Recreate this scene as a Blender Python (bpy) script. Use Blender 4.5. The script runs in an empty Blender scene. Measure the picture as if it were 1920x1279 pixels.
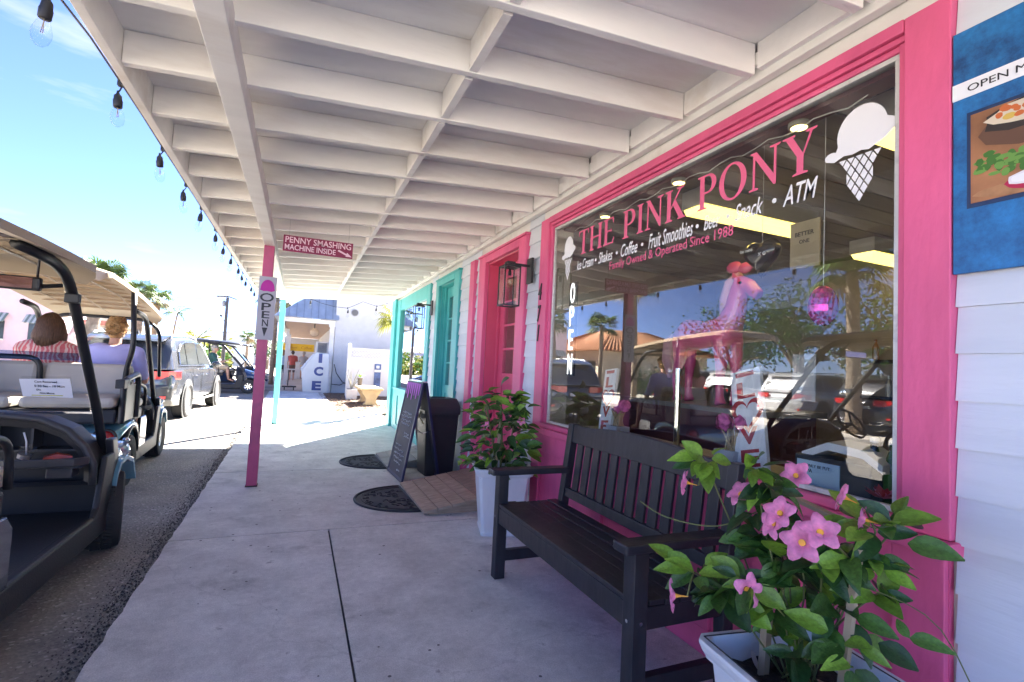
import bpy, math, random
from mathutils import Vector, Matrix
R = math.radians
rnd = random.Random(7)
scene = bpy.context.scene
C = scene.collection

# ------------------------------------------------------------------ camera
CAM_H = 1.27
yaw, pitch, roll, FOC = R(22.93), R(3.17), R(2.84), 940.97
fw = Vector((math.sin(yaw)*math.cos(pitch), math.cos(yaw)*math.cos(pitch), math.sin(pitch)))
rt = Vector((math.cos(yaw), -math.sin(yaw), 0)); up = rt.cross(fw)
r2 = rt*math.cos(roll) + up*math.sin(roll); u2 = up*math.cos(roll) - rt*math.sin(roll)
cam = bpy.data.cameras.new('camera'); cam.sensor_width = 36; cam.lens = 36*FOC/1920
cam.clip_start = 0.05; cam.clip_end = 1200
camo = bpy.data.objects.new('camera', cam); C.objects.link(camo)
M = Matrix((( r2.x, u2.x, -fw.x, 0), (r2.y, u2.y, -fw.y, 0), (r2.z, u2.z, -fw.z, CAM_H), (0, 0, 0, 1)))
camo.matrix_world = M
scene.camera = camo

# ------------------------------------------------------------------ light
SUN_DIR = Vector((1.75, 2.6, 2.5)).normalized()
SUN_EL = math.asin(SUN_DIR.z); SUN_AZ = math.atan2(SUN_DIR.x, SUN_DIR.y)
world = bpy.data.worlds.new('World'); scene.world = world; world.use_nodes = True
wn = world.node_tree; wn.nodes.clear()
sky = wn.nodes.new('ShaderNodeTexSky'); sky.sky_type = 'NISHITA'; sky.sun_disc = False
sky.sun_elevation = SUN_EL; sky.sun_rotation = SUN_AZ; sky.air_density = 0.5; sky.dust_density = 0.0; sky.ozone_density = 6.0
bg = wn.nodes.new('ShaderNodeBackground'); bg.inputs[1].default_value = 0.05
wo = wn.nodes.new('ShaderNodeOutputWorld')
tc = wn.nodes.new('ShaderNodeTexCoord'); mp = wn.nodes.new('ShaderNodeMapping'); mp.inputs['Scale'].default_value = (1.2, 1.2, 7)
nz = wn.nodes.new('ShaderNodeTexNoise'); nz.inputs['Scale'].default_value = 2.2; nz.inputs['Detail'].default_value = 7; nz.inputs['Roughness'].default_value = .58
cr = wn.nodes.new('ShaderNodeValToRGB'); cr.color_ramp.elements[0].position = .56; cr.color_ramp.elements[1].position = .80
cr.color_ramp.elements[1].color = (.55, .55, .55, 1)
mx = wn.nodes.new('ShaderNodeMix'); mx.data_type = 'RGBA'; mx.inputs[7].default_value = (2.9, 3.2, 3.6, 1)
wn.links.new(tc.outputs['Generated'], mp.inputs[0]); wn.links.new(mp.outputs[0], nz.inputs['Vector']); wn.links.new(nz.outputs[0], cr.inputs[0])
wn.links.new(cr.outputs[0], mx.inputs[0]); wn.links.new(sky.outputs[0], mx.inputs[6]); tn = wn.nodes.new('ShaderNodeMix'); tn.data_type = 'RGBA'; tn.blend_type = 'MULTIPLY'; tn.inputs[0].default_value = 1; tn.inputs[7].default_value = (1, .87, .98, 1); wn.links.new(mx.outputs[2], tn.inputs[6]); wn.links.new(tn.outputs[2], bg.inputs[0]); wn.links.new(bg.outputs[0], wo.inputs[0])
sl = bpy.data.lights.new('sun', 'SUN'); sl.energy = 5.0; sl.angle = R(.53); sl.color = (1, .945, .87)
so = bpy.data.objects.new('sun', sl); C.objects.link(so); so.rotation_euler = SUN_DIR.to_track_quat('Z', 'Y').to_euler(); so.location = (20, 30, 40)
vs = scene.view_settings; vs.view_transform = 'Standard'; vs.look = 'None'; vs.exposure = 3.6; vs.gamma = 1; vs.use_curve_mapping = False
cy = scene.cycles; cy.max_bounces = 10; cy.diffuse_bounces = 6; cy.glossy_bounces = 5; cy.transparent_max_bounces = 14; cy.transmission_bounces = 6
cy.sample_clamp_indirect = 6; cy.caustics_reflective = False; cy.caustics_refractive = False
try:
    cy.use_denoising = True; cy.denoiser = 'OPENIMAGEDENOISE'
except Exception:
    pass

# ------------------------------------------------------------------ materials
MATS = {}
def mat(name, col, rough=.6, metal=0, var=.1, vs_=4., bump=0., bs=60., spec=.5, coat=0., emit=None, es=1., alpha=1., dirt=None, ds=2., sub=0, stretch=None, orand=0.):
    if name in MATS: return MATS[name]
    m = bpy.data.materials.new(name); m.use_nodes = True; nt = m.node_tree; b = nt.nodes['Principled BSDF']
    b.inputs['Roughness'].default_value = rough; b.inputs['Metallic'].default_value = metal
    b.inputs['Specular IOR Level'].default_value = spec; b.inputs['Coat Weight'].default_value = coat
    tcn = nt.nodes.new('ShaderNodeTexCoord'); src = tcn.outputs['Object']
    if stretch:
        mpn = nt.nodes.new('ShaderNodeMapping'); mpn.inputs['Scale'].default_value = stretch
        nt.links.new(src, mpn.inputs[0]); src = mpn.outputs[0]
    n = nt.nodes.new('ShaderNodeTexNoise'); n.inputs['Scale'].default_value = vs_; n.inputs['Detail'].default_value = 6
    nt.links.new(src, n.inputs['Vector'])
    mr = nt.nodes.new('ShaderNodeMapRange'); mr.inputs[1].default_value = .3; mr.inputs[2].default_value = .7
    mr.inputs[3].default_value = 1-var; mr.inputs[4].default_value = 1+var
    nt.links.new(n.outputs[0], mr.inputs[0])
    mu = nt.nodes.new('ShaderNodeMix'); mu.data_type = 'RGBA'; mu.blend_type = 'MULTIPLY'; mu.inputs[0].default_value = 1
    mu.inputs[6].default_value = (*col, 1); nt.links.new(mr.outputs[0], mu.inputs[7])
    out = mu.outputs[2]
    if dirt:
        n2 = nt.nodes.new('ShaderNodeTexNoise'); n2.inputs['Scale'].default_value = ds; n2.inputs['Detail'].default_value = 8; n2.inputs['Roughness'].default_value = .65
        nt.links.new(src, n2.inputs['Vector'])
        c2 = nt.nodes.new('ShaderNodeMapRange'); c2.inputs[1].default_value = .52; c2.inputs[2].default_value = .75; c2.inputs[4].default_value = .75
        nt.links.new(n2.outputs[0], c2.inputs[0])
        m2 = nt.nodes.new('ShaderNodeMix'); m2.data_type = 'RGBA'; m2.inputs[7].default_value = (*dirt, 1)
        nt.links.new(c2.outputs[0], m2.inputs[0]); nt.links.new(out, m2.inputs[6]); out = m2.outputs[2]
    if orand:
        oi = nt.nodes.new('ShaderNodeObjectInfo'); r1 = nt.nodes.new('ShaderNodeMapRange'); r1.inputs[3].default_value = 1-orand; r1.inputs[4].default_value = 1+orand
        nt.links.new(oi.outputs['Random'], r1.inputs[0]); m4 = nt.nodes.new('ShaderNodeMix'); m4.data_type = 'RGBA'; m4.blend_type = 'MULTIPLY'; m4.inputs[0].default_value = 1
        nt.links.new(out, m4.inputs[6]); nt.links.new(r1.outputs[0], m4.inputs[7]); out = m4.outputs[2]
    nt.links.new(out, b.inputs['Base Color'])
    if bump:
        n3 = nt.nodes.new('ShaderNodeTexNoise'); n3.inputs['Scale'].default_value = bs; n3.inputs['Detail'].default_value = 5
        nt.links.new(src, n3.inputs['Vector'])
        bn = nt.nodes.new('ShaderNodeBump'); bn.inputs['Strength'].default_value = bump; bn.inputs['Distance'].default_value = .01
        nt.links.new(n3.outputs[0], bn.inputs['Height']); nt.links.new(bn.outputs[0], b.inputs['Normal'])
    if emit:
        b.inputs['Emission Color'].default_value = (*emit, 1); b.inputs['Emission Strength'].default_value = es
    if sub:
        b.inputs['Subsurface Weight'].default_value = 0
        b.inputs['Transmission Weight'].default_value = 0
        tr = nt.nodes.new('ShaderNodeBsdfTranslucent'); nt.links.new(out, tr.inputs[0])
        ms = nt.nodes.new('ShaderNodeMixShader'); ms.inputs[0].default_value = sub
        o = nt.nodes['Material Output']; nt.links.new(b.outputs[0], ms.inputs[1]); nt.links.new(tr.outputs[0], ms.inputs[2]); nt.links.new(ms.outputs[0], o.inputs[0])
    MATS[name] = m; return m
def glass_mat(name, tint, ior=1.5, gain=1.0):
    if name in MATS: return MATS[name]
    m = bpy.data.materials.new(name); m.use_nodes = True; nt = m.node_tree; nt.nodes.clear()
    o = nt.nodes.new('ShaderNodeOutputMaterial'); t = nt.nodes.new('ShaderNodeBsdfTransparent'); t.inputs[0].default_value = (*tint, 1)
    g = nt.nodes.new('ShaderNodeBsdfGlossy'); g.inputs['Roughness'].default_value = 0.0
    f = nt.nodes.new('ShaderNodeFresnel'); f.inputs[0].default_value = ior
    mu = nt.nodes.new('ShaderNodeMath'); mu.operation = 'MULTIPLY'; mu.inputs[1].default_value = gain; mu.use_clamp = True
    ms = nt.nodes.new('ShaderNodeMixShader')
    gq = nt.nodes.new('ShaderNodeNewGeometry'); iv = nt.nodes.new('ShaderNodeMath'); iv.operation = 'SUBTRACT'; iv.inputs[0].default_value = 1; nt.links.new(gq.outputs['Backfacing'], iv.inputs[1])
    m2 = nt.nodes.new('ShaderNodeMath'); m2.operation = 'MULTIPLY'; nt.links.new(mu.outputs[0], m2.inputs[0]); nt.links.new(iv.outputs[0], m2.inputs[1])
    nt.links.new(f.outputs[0], mu.inputs[0]); nt.links.new(m2.outputs[0], ms.inputs[0]); nt.links.new(t.outputs[0], ms.inputs[1]); nt.links.new(g.outputs[0], ms.inputs[2]); nt.links.new(ms.outputs[0], o.inputs[0])
    MATS[name] = m; return m

# ------------------------------------------------------------------ mesh helpers
class MB:
    def __init__(s): s.v = []; s.f = []; s.m = []
    def add(s, vs, fs, mi=0):
        o = len(s.v); s.v += [tuple(p) for p in vs]; s.f += [tuple(i+o for i in f) for f in fs]; s.m += [mi]*len(fs); return s
    def box(s, a, b, mi=0, rot=None):
        x0, x1 = sorted((a[0], b[0])); y0, y1 = sorted((a[1], b[1])); z0, z1 = sorted((a[2], b[2]))
        vs = [(x0,y0,z0),(x1,y0,z0),(x1,y1,z0),(x0,y1,z0),(x0,y0,z1),(x1,y0,z1),(x1,y1,z1),(x0,y1,z1)]
        if rot is not None: vs = [rot @ Vector(p) for p in vs]
        return s.add(vs, [(0,3,2,1),(4,5,6,7),(0,1,5,4),(1,2,6,5),(2,3,7,6),(3,0,4,7)], mi)
    def bar(s, p, q, w, h=None, upv=(0,0,1), mi=0):
        p, q = Vector(p), Vector(q); d = (q-p).normalized(); u = Vector(upv)
        if abs(d.dot(u)) > .98: u = Vector((0,1,0))
        x = d.cross(u).normalized(); y = x.cross(d).normalized(); h = w if h is None else h
        vs = [c + x*(a*w/2) + y*(b*h/2) for c in (p, q) for a, b in ((-1,-1),(1,-1),(1,1),(-1,1))]
        return s.add(vs, [(3,2,1,0),(4,5,6,7),(0,1,5,4),(1,2,6,5),(2,3,7,6),(3,0,4,7)], mi)
    def tube(s, pts, r, n=8, mi=0, cap=True):
        pts = [Vector(p) for p in pts]; rs = r if isinstance(r, (list, tuple)) else [r]*len(pts)
        o = len(s.v); prev = None; vs = []
        for i, p in enumerate(pts):
            d = (pts[min(i+1, len(pts)-1)] - pts[max(i-1, 0)]).normalized()
            if prev is None:
                a = Vector((0,0,1)) if abs(d.z) < .9 else Vector((1,0,0))
                x = d.cross(a).normalized()
            else:
                x = (prev - d*prev.dot(d)).normalized()
            y = d.cross(x); prev = x
            vs += [p + (x*math.cos(2*math.pi*k/n) + y*math.sin(2*math.pi*k/n))*rs[i] for k in range(n)]
        fs = [(i*n+k, i*n+(k+1)%n, (i+1)*n+(k+1)%n, (i+1)*n+k) for i in range(len(pts)-1) for k in range(n)]
        if cap: fs += [tuple(range(n-1, -1, -1)), tuple((len(pts)-1)*n+k for k in range(n))]
        return s.add(vs, fs, mi)
    def lathe(s, prof, c=(0,0,0), n=16, axis='z', mi=0, caps=True):
        c = Vector(c); vs = []
        for r, h in prof:
            for k in range(n):
                a = 2*math.pi*k/n; x, y = r*math.cos(a), r*math.sin(a)
                vs.append(c + (Vector((x,y,h)) if axis == 'z' else Vector((h,x,y)) if axis == 'x' else Vector((y,h,x))))
        fs = [(i*n+k, i*n+(k+1)%n, (i+1)*n+(k+1)%n, (i+1)*n+k) for i in range(len(prof)-1) for k in range(n)]
        if caps and prof[0][0] > 1e-5: fs.append(tuple(range(n-1, -1, -1)))
        if caps and prof[-1][0] > 1e-5: fs.append(tuple((len(prof)-1)*n+k for k in range(n)))
        return s.add(vs, fs, mi)
    def ball(s, c, r, n=12, mi=0):
        r = (r, r, r) if isinstance(r, (int, float)) else r; m = max(4, n//2); vs = []; c = Vector(c)
        for i in range(m+1):
            t = math.pi*i/m
            for k in range(n):
                a = 2*math.pi*k/n; vs.append(c + Vector((r[0]*math.sin(t)*math.cos(a), r[1]*math.sin(t)*math.sin(a), -r[2]*math.cos(t))))
        return s.add(vs, [(i*n+k, i*n+(k+1)%n, (i+1)*n+(k+1)%n, (i+1)*n+k) for i in range(m) for k in range(n)], mi)
    def prism(s, poly, f, d, mi=0):
        """poly: 2D list; f maps (u,v)->Vector; d: extrusion vector"""
        a = [Vector(f(*p)) for p in poly]; d = Vector(d); n = len(a)
        return s.add(a + [p+d for p in a], [tuple(range(n)), tuple(range(2*n-1, n-1, -1))] + [(k, k+n, (k+1)%n+n, (k+1)%n) for k in range(n)], mi)
    def loft(s, rings, mi=0, close=True, caps=True):
        n = len(rings[0]); o = [p for r in rings for p in r]; kk = n if close else n-1
        fs = [(i*n+k, i*n+(k+1)%n, (i+1)*n+(k+1)%n, (i+1)*n+k) for i in range(len(rings)-1) for k in range(kk)]
        if caps: fs += [tuple(range(n-1,-1,-1)), tuple((len(rings)-1)*n+k for k in range(n))]
        return s.add(o, fs, mi)
    def build(s, name, mats, parent=None, smooth=False, bevel=0, origin=None, label=None, sub=0, solid=0, autosm=False):
        vs = s.v
        if origin is not None:
            ox = Vector(origin); vs = [tuple(Vector(p)-ox) for p in vs]
        me = bpy.data.meshes.new(name); me.from_pydata(vs, [], s.f); me.validate()
        for m in (mats if isinstance(mats, (list, tuple)) else [mats]): me.materials.append(m)
        if len(me.polygons) == len(s.m):
            me.polygons.foreach_set('material_index', s.m)
        if smooth or autosm: me.polygons.foreach_set('use_smooth', [True]*len(me.polygons))
        if autosm:
            try: me.set_sharp_from_angle(angle=R(40))
            except Exception: pass
        me.update()
        o = link(name, me, parent, label)
        if origin is not None: o.location = origin
        if solid: mm = o.modifiers.new('solid', 'SOLIDIFY'); mm.thickness = solid; mm.offset = 0
        if bevel: bm = o.modifiers.new('bevel', 'BEVEL'); bm.width = bevel; bm.segments = 2; bm.limit_method = 'ANGLE'; bm.angle_limit = R(40)
        if sub: sm = o.modifiers.new('sub', 'SUBSURF'); sm.levels = sub; sm.render_levels = sub
        return o
def link(name, data, parent=None, label=None):
    o = bpy.data.objects.new(name, data); C.objects.link(o)
    if parent is not None: o.parent = parent
    if label: o['label'] = label
    return o
def thing(name, label, cat, loc=(0,0,0), rz=0, group=None):
    o = bpy.data.objects.new(name, None); C.objects.link(o); o.empty_display_size = .1
    o.location = loc; o.rotation_euler = (0,0,rz); tag(o, label, cat, group); return o
def tag(o, label, cat, group=None):
    o['label'] = label; o['category'] = cat
    if group: o['group'] = group
    return o
def struct(o, kind='structure'):
    o['kind'] = kind; return o
def copy_tree(o, parent=None):
    c = o.copy(); C.objects.link(c)
    if parent is not None: c.parent = parent
    for ch in list(o.children): copy_tree(ch, c)
    return c
def evaluated_mesh(o, name):
    dg = bpy.context.evaluated_depsgraph_get(); dg.update()
    me = bpy.data.meshes.new_from_object(o.evaluated_get(dg)); me.name = name
    old = o.data; bpy.data.objects.remove(o)
    return me
def text_mesh(s, size=1., width=None, shear=0, bold=0., extrude=.0006, spacing=1., align='CENTER', height=None, squash=None):
    cu = bpy.data.curves.new('lettering', 'FONT'); cu.body = s; cu.size = size; cu.shear = shear; cu.offset = bold; cu.extrude = extrude
    cu.space_character = spacing; cu.align_x = align; cu.align_y = 'CENTER'; cu.resolution_u = 3; cu.space_line = .9
    o = bpy.data.objects.new('lettering', cu); C.objects.link(o)
    me = evaluated_mesh(o, 'lettering')
    xs = [v.co.x for v in me.vertices]; ys = [v.co.y for v in me.vertices]
    if xs:
        w = max(xs)-min(xs); h = max(ys)-min(ys); cx = (max(xs)+min(xs))/2; cyy = (max(ys)+min(ys))/2
        fx = width/w if width else 1; fy = height/h if height else (fx if squash is None else fx*squash)
        for v in me.vertices:
            v.co.x = (v.co.x-(cx if align == 'CENTER' else 0))*fx; v.co.y = (v.co.y-cyy)*fy
    return me
def frame(pos, xdir, ydir):
    x = Vector(xdir).normalized(); y = Vector(ydir).normalized(); z = x.cross(y)
    return Matrix(((x.x,y.x,z.x,pos[0]),(x.y,y.y,z.y,pos[1]),(x.z,y.z,z.z,pos[2]),(0,0,0,1)))
def put_text(s, pos, xdir, ydir, m, parent=None, name='lettering', **kw):
    me = text_mesh(s, **kw); me.materials.append(m)
    me.transform(frame(pos, xdir, ydir))
    return link(name, me, parent)
WX, WY = (0,-1,0), (0,0,1)     # lettering on faces looking towards -X (the shop wall)
FX, FY = (1,0,0), (0,0,1)      # lettering on faces looking towards -Y
def remesh(mb, voxel, name, m, parent=None, smooth_it=4, label=None):
    o = mb.build('tmp', m); r = o.modifiers.new('r', 'REMESH'); r.mode = 'VOXEL'; r.voxel_size = voxel; r.use_smooth_shade = True
    s = o.modifiers.new('s', 'SMOOTH'); s.iterations = smooth_it; s.factor = .5
    me = evaluated_mesh(o, name)
    if not me.materials: me.materials.append(m)
    return link(name, me, parent, label)

# ---- palette
white = mat('white_paint', (.70,.69,.66), .55, var=.06, bump=.12, bs=35, dirt=(.50,.47,.42), ds=3)
siding_m = mat('white_siding_paint', (.60,.64,.70), .5, var=.05, bump=.18, bs=28, stretch=(1,.25,2.5), dirt=(.47,.49,.52), ds=1.2, orand=.05)
pink = mat('pink_paint', (.68,.105,.24), .5, var=.10, vs_=5, bump=.35, bs=30, stretch=(1,1,.35), dirt=(.56,.08,.19), ds=7)
pinkdoor = mat('pink_door_paint', (.62,.085,.17), .4, var=.06, bump=.1, bs=40)
turq = mat('turquoise_paint', (.07,.42,.42), .45, var=.08, bump=.15, bs=40)
black = mat('black_metal', (.014,.014,.016), .45, var=.15)
blackwood = mat('black_stained_wood', (.020,.020,.025), .42, var=.3, vs_=18, bump=.3, bs=24, stretch=(1,1,.4))
blackplastic = mat('black_plastic', (.022,.022,.025), .5, var=.15, bump=.15, bs=120)
rubber = mat('tyre_rubber', (.035,.035,.035), .8, var=.2, bump=.2, bs=80)
chrome = mat('chrome', (.75,.76,.78), .12, 1, var=.05)
alu = mat('aluminium_trim', (.62,.62,.60), .45, .3, var=.12, dirt=(.35,.34,.32), ds=20)
concrete = mat('concrete', (.42,.41,.385), .85, var=.16, vs_=1.6, bump=.35, bs=90, dirt=(.24,.23,.215), ds=2.3)
wood = mat('weathered_wood', (.36,.27,.19), .8, var=.25, vs_=7, bump=.4, bs=30, stretch=(1,6,6), orand=.16)
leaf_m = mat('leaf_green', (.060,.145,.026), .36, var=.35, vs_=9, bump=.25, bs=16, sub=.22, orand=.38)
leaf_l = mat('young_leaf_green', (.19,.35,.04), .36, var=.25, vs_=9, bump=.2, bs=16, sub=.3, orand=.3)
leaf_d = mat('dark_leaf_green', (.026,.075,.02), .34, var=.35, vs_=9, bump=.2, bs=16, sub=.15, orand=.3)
petal_m = mat('mandevilla_pink', (.86,.29,.52), .5, var=.22, vs_=3, sub=.35, orand=.12)
throat_m = mat('yellow_throat', (.80,.38,.04), .5)
stem_m = mat('green_stem', (.11,.13,.04), .6)
bark = mat('palm_bark', (.22,.17,.125), .9, var=.35, vs_=9, bump=.8, bs=14)
cream = mat('tan_seat_vinyl', (.46,.41,.34), .55, var=.08, bump=.08)
tan_roof = mat('tan_cart_roof', (.50,.38,.25), .5, var=.06)
lightblue = mat('light_blue_paint', (.19,.42,.52), .15, .15, var=.05, coat=.8)
red_lens = mat('red_lens', (.55,.02,.02), .15, var=.2, coat=.6)
amber = mat('warm_lamp', (1,.8,.4), .4, emit=(1,.72,.22), es=1.0)
clear = glass_mat('clear_glass', (.96,.97,.97), 1.45, 1.6)
pane_m = glass_mat('window_glass', (.93,.95,.94), 1.52, 3.0)
darkglass = glass_mat('tinted_glass', (.10,.12,.12), 1.55, 2.0)
skin = mat('skin', (.52,.29,.20), .55, var=.06)
gold = mat('soil', (.03,.02,.014), .95, var=.5, vs_=40, bump=1., bs=70)
paper = mat('white_paper', (.78,.78,.80), .6, var=.03)
ink = mat('black_ink', (.02,.02,.025), .5)

# things whose parts are written in world coordinates
WORLDP = {}
def wthing(name, label, cat, loc=(0,0,0), group=None):
    o = thing(name, label, cat, loc, 0, group); WORLDP[o.name] = Vector(loc); return o
_link0 = link
def link(name, data, parent=None, label=None):
    o = _link0(name, data, parent, label)
    if parent is not None and parent.name in WORLDP:
        o.matrix_parent_inverse = Matrix.Translation(-WORLDP[parent.name])
    return o
def bx(name, a, b, m, parent=None, bevel=0, label=None):
    return MB().box(a, b).build(name, m, parent, bevel=bevel, label=label)

# ================================================================== ground
ground_m = mat('pale_ground', (.57,.52,.44), .9, var=.14, vs_=.35, bump=.2, bs=30, dirt=(.46,.42,.36), ds=.5)
MB().add([(-400,-60,-.075),(400,-60,-.075),(400,700,-.075),(-400,700,-.075)], [(0,1,2,3)]).build('ground', ground_m)['kind'] = 'structure'
def asphalt():
    m = bpy.data.materials.new('sandy_asphalt'); m.use_nodes = True; nt = m.node_tree; b = nt.nodes['Principled BSDF']; b.inputs['Roughness'].default_value = .85
    t = nt.nodes.new('ShaderNodeTexCoord'); v = nt.nodes.new('ShaderNodeTexVoronoi'); v.inputs['Scale'].default_value = 75
    n = nt.nodes.new('ShaderNodeTexNoise'); n.inputs['Scale'].default_value = .8; n.inputs['Detail'].default_value = 8
    nt.links.new(t.outputs['Object'], v.inputs['Vector']); nt.links.new(t.outputs['Object'], n.inputs['Vector'])
    c = nt.nodes.new('ShaderNodeValToRGB'); e = c.color_ramp.elements; e[0].color = (.13,.128,.127,1); e[1].color = (.28,.27,.255,1); e.new(.9).color = (.22,.21,.19,1); e[-1].position = 1; e[-1].color = (.42,.40,.37,1)
    sp = nt.nodes.new('ShaderNodeSeparateColor'); nt.links.new(v.outputs['Color'], sp.inputs[0]); nt.links.new(sp.outputs[0], c.inputs[0])
    mr = nt.nodes.new('ShaderNodeMapRange'); mr.inputs[1].default_value = .35; mr.inputs[2].default_value = .65; mr.inputs[3].default_value = .9; mr.inputs[4].default_value = 1.35
    nt.links.new(n.outputs[0], mr.inputs[0])
    mu = nt.nodes.new('ShaderNodeMix'); mu.data_type = 'RGBA'; mu.blend_type = 'MULTIPLY'; mu.inputs[0].default_value = 1
    nt.links.new(c.outputs[0], mu.inputs[6]); nt.links.new(mr.outputs[0], mu.inputs[7])
    # sand swept over the road away from the walk
    mu2 = nt.nodes.new('ShaderNodeMix'); mu2.data_type = 'RGBA'; mu2.inputs[7].default_value = (.46,.40,.31,1)
    n2 = nt.nodes.new('ShaderNodeTexNoise'); n2.inputs['Scale'].default_value = .35; n2.inputs['Detail'].default_value = 9; n2.inputs['Roughness'].default_value = .7; nt.links.new(t.outputs['Object'], n2.inputs['Vector'])
    m3 = nt.nodes.new('ShaderNodeMapRange'); m3.inputs[1].default_value = .38; m3.inputs[2].default_value = .62; m3.inputs[4].default_value = .62; nt.links.new(n2.outputs[0], m3.inputs[0])
    nt.links.new(m3.outputs[0], mu2.inputs[0]); nt.links.new(mu.outputs[2], mu2.inputs[6]); nt.links.new(mu2.outputs[2], b.inputs['Base Color'])
    bn = nt.nodes.new('ShaderNodeBump'); bn.inputs['Strength'].default_value = .8; bn.inputs['Distance'].default_value = .006
    nt.links.new(v.outputs['Distance'], bn.inputs['Height']); nt.links.new(bn.outputs[0], b.inputs['Normal']); return m
def edge_x(y): return -.70 - .011*(y-2.4) if y > 2.4 else -.70
rv = [(-9.5,-6,-.06),(-9.5,60,-.06),(-1.2,60,-.06)]
MB().add([(-9.5,-6,-.06),(-.55,-6,-.06),(-.55,20.5,-.06),(-3.0,60,-.06),(-9.5,60,-.06)], [(0,1,2,3,4)]).build('road', asphalt())['kind'] = 'structure'
# sidewalk of cast slabs
sw = bpy.data.objects.new('sidewalk', None); C.objects.link(sw); sw['kind'] = 'structure'; WORLDP['sidewalk'] = Vector((0,0,0))
def concrete_slab_mat():
    m = bpy.data.materials.new('worn_concrete'); m.use_nodes = True; nt = m.node_tree; b = nt.nodes['Principled BSDF']; b.inputs['Roughness'].default_value = .8
    t = nt.nodes.new('ShaderNodeTexCoord').outputs['Object']
    def noise(sc, det, lo, hi, a, b_, rough=.6):
        n = nt.nodes.new('ShaderNodeTexNoise'); n.inputs['Scale'].default_value = sc; n.inputs['Detail'].default_value = det; n.inputs['Roughness'].default_value = rough; nt.links.new(t, n.inputs['Vector'])
        r_ = nt.nodes.new('ShaderNodeMapRange'); r_.inputs[1].default_value = lo; r_.inputs[2].default_value = hi; r_.inputs[3].default_value = a; r_.inputs[4].default_value = b_; nt.links.new(n.outputs[0], r_.inputs[0]); return r_.outputs[0]
    def mul(a, b_):
        q = nt.nodes.new('ShaderNodeMath'); q.operation = 'MULTIPLY'; nt.links.new(a, q.inputs[0]); nt.links.new(b_, q.inputs[1]); return q.outputs[0]
    v = mul(noise(.9, 5, .3, .7, .82, 1.14), noise(4.5, 7, .3, .7, .84, 1.14)); v = mul(v, noise(26, 6, .3, .7, .88, 1.12, .7)); v = mul(v, noise(170, 3, .3, .7, .80, 1.18))
    v = mul(v, noise(2.1, 9, .56, .70, 1, .66, .72))            # grey spill stains
    v = mul(v, noise(9, 4, .66, .72, 1, .55))                    # small dark spots
    oi = nt.nodes.new('ShaderNodeObjectInfo'); r1 = nt.nodes.new('ShaderNodeMapRange'); r1.inputs[3].default_value = .90; r1.inputs[4].default_value = 1.08; nt.links.new(oi.outputs['Random'], r1.inputs[0]); v = mul(v, r1.outputs[0])
    # hairline cracks
    vo = nt.nodes.new('ShaderNodeTexVoronoi'); vo.feature = 'DISTANCE_TO_EDGE'; vo.inputs['Scale'].default_value = .42
    dn = nt.nodes.new('ShaderNodeTexNoise'); dn.inputs['Scale'].default_value = 3; dn.inputs['Detail'].default_value = 6; nt.links.new(t, dn.inputs['Vector'])
    ad = nt.nodes.new('ShaderNodeMix'); ad.data_type = 'VECTOR'; ad.inputs[0].default_value = .35; nt.links.new(t, ad.inputs[4]); nt.links.new(dn.outputs['Color'], ad.inputs[5]); nt.links.new(ad.outputs[1], vo.inputs['Vector'])
    cr_ = nt.nodes.new('ShaderNodeMapRange'); cr_.inputs[1].default_value = .0005; cr_.inputs[2].default_value = .0022; cr_.inputs[3].default_value = .88; cr_.inputs[4].default_value = 1; nt.links.new(vo.outputs['Distance'], cr_.inputs[0]); v = mul(v, cr_.outputs[0])
    mx_ = nt.nodes.new('ShaderNodeMix'); mx_.data_type = 'RGBA'; mx_.blend_type = 'MULTIPLY'; mx_.inputs[0].default_value = 1; mx_.inputs[6].default_value = (.64,.63,.59,1); nt.links.new(v, mx_.inputs[7]); nt.links.new(mx_.outputs[2], b.inputs['Base Color'])
    bn = nt.nodes.new('ShaderNodeBump'); bn.inputs['Strength'].default_value = .45; bn.inputs['Distance'].default_value = .006; nt.links.new(v, bn.inputs['Height']); nt.links.new(bn.outputs[0], b.inputs['Normal']); return m
conc2 = concrete_slab_mat()
g = .006
def slab(xa, xb, ya, yb, ragged=False):
    m = MB(); n = max(2, int((yb-ya)/.09)); pts = []
    r = random.Random(int(ya*10)+3)
    for i in range(n+1):
        y = ya+g+(yb-ya-2*g)*i/n
        x = (edge_x(y) + r.uniform(-.007,.007)) if ragged else xa+g
        pts.append((x, y))
    poly = pts + [(xb-g, yb-g), (xb-g, ya+g)]
    m.prism(poly[::-1], lambda u, v: Vector((u, v, -.09)), (0,0,.09))
    m.build('slab', conc2, sw)
bx('joint_bed', (-.68,-3,-.1), (1.95,12.9,-.012), mat('dark_joint', (.06,.058,.055), .9), sw)
ysplit = [-3, 1.72, 4.05, 6.25, 8.6, 10.75, 12.9]
for i in range(6):
    ya, yb = ysplit[i], ysplit[i+1]
    if yb < 5: slab(-.7, .295, ya, yb, True); slab(.295, 1.95, ya, yb)
    else: slab(-.7, 1.95, ya, yb, True)
for ya, yb in ((12.9,15.6),(15.6,18.2),(18.2,20.9)):
    slab(-.7, .95, ya, yb, True)
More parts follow.
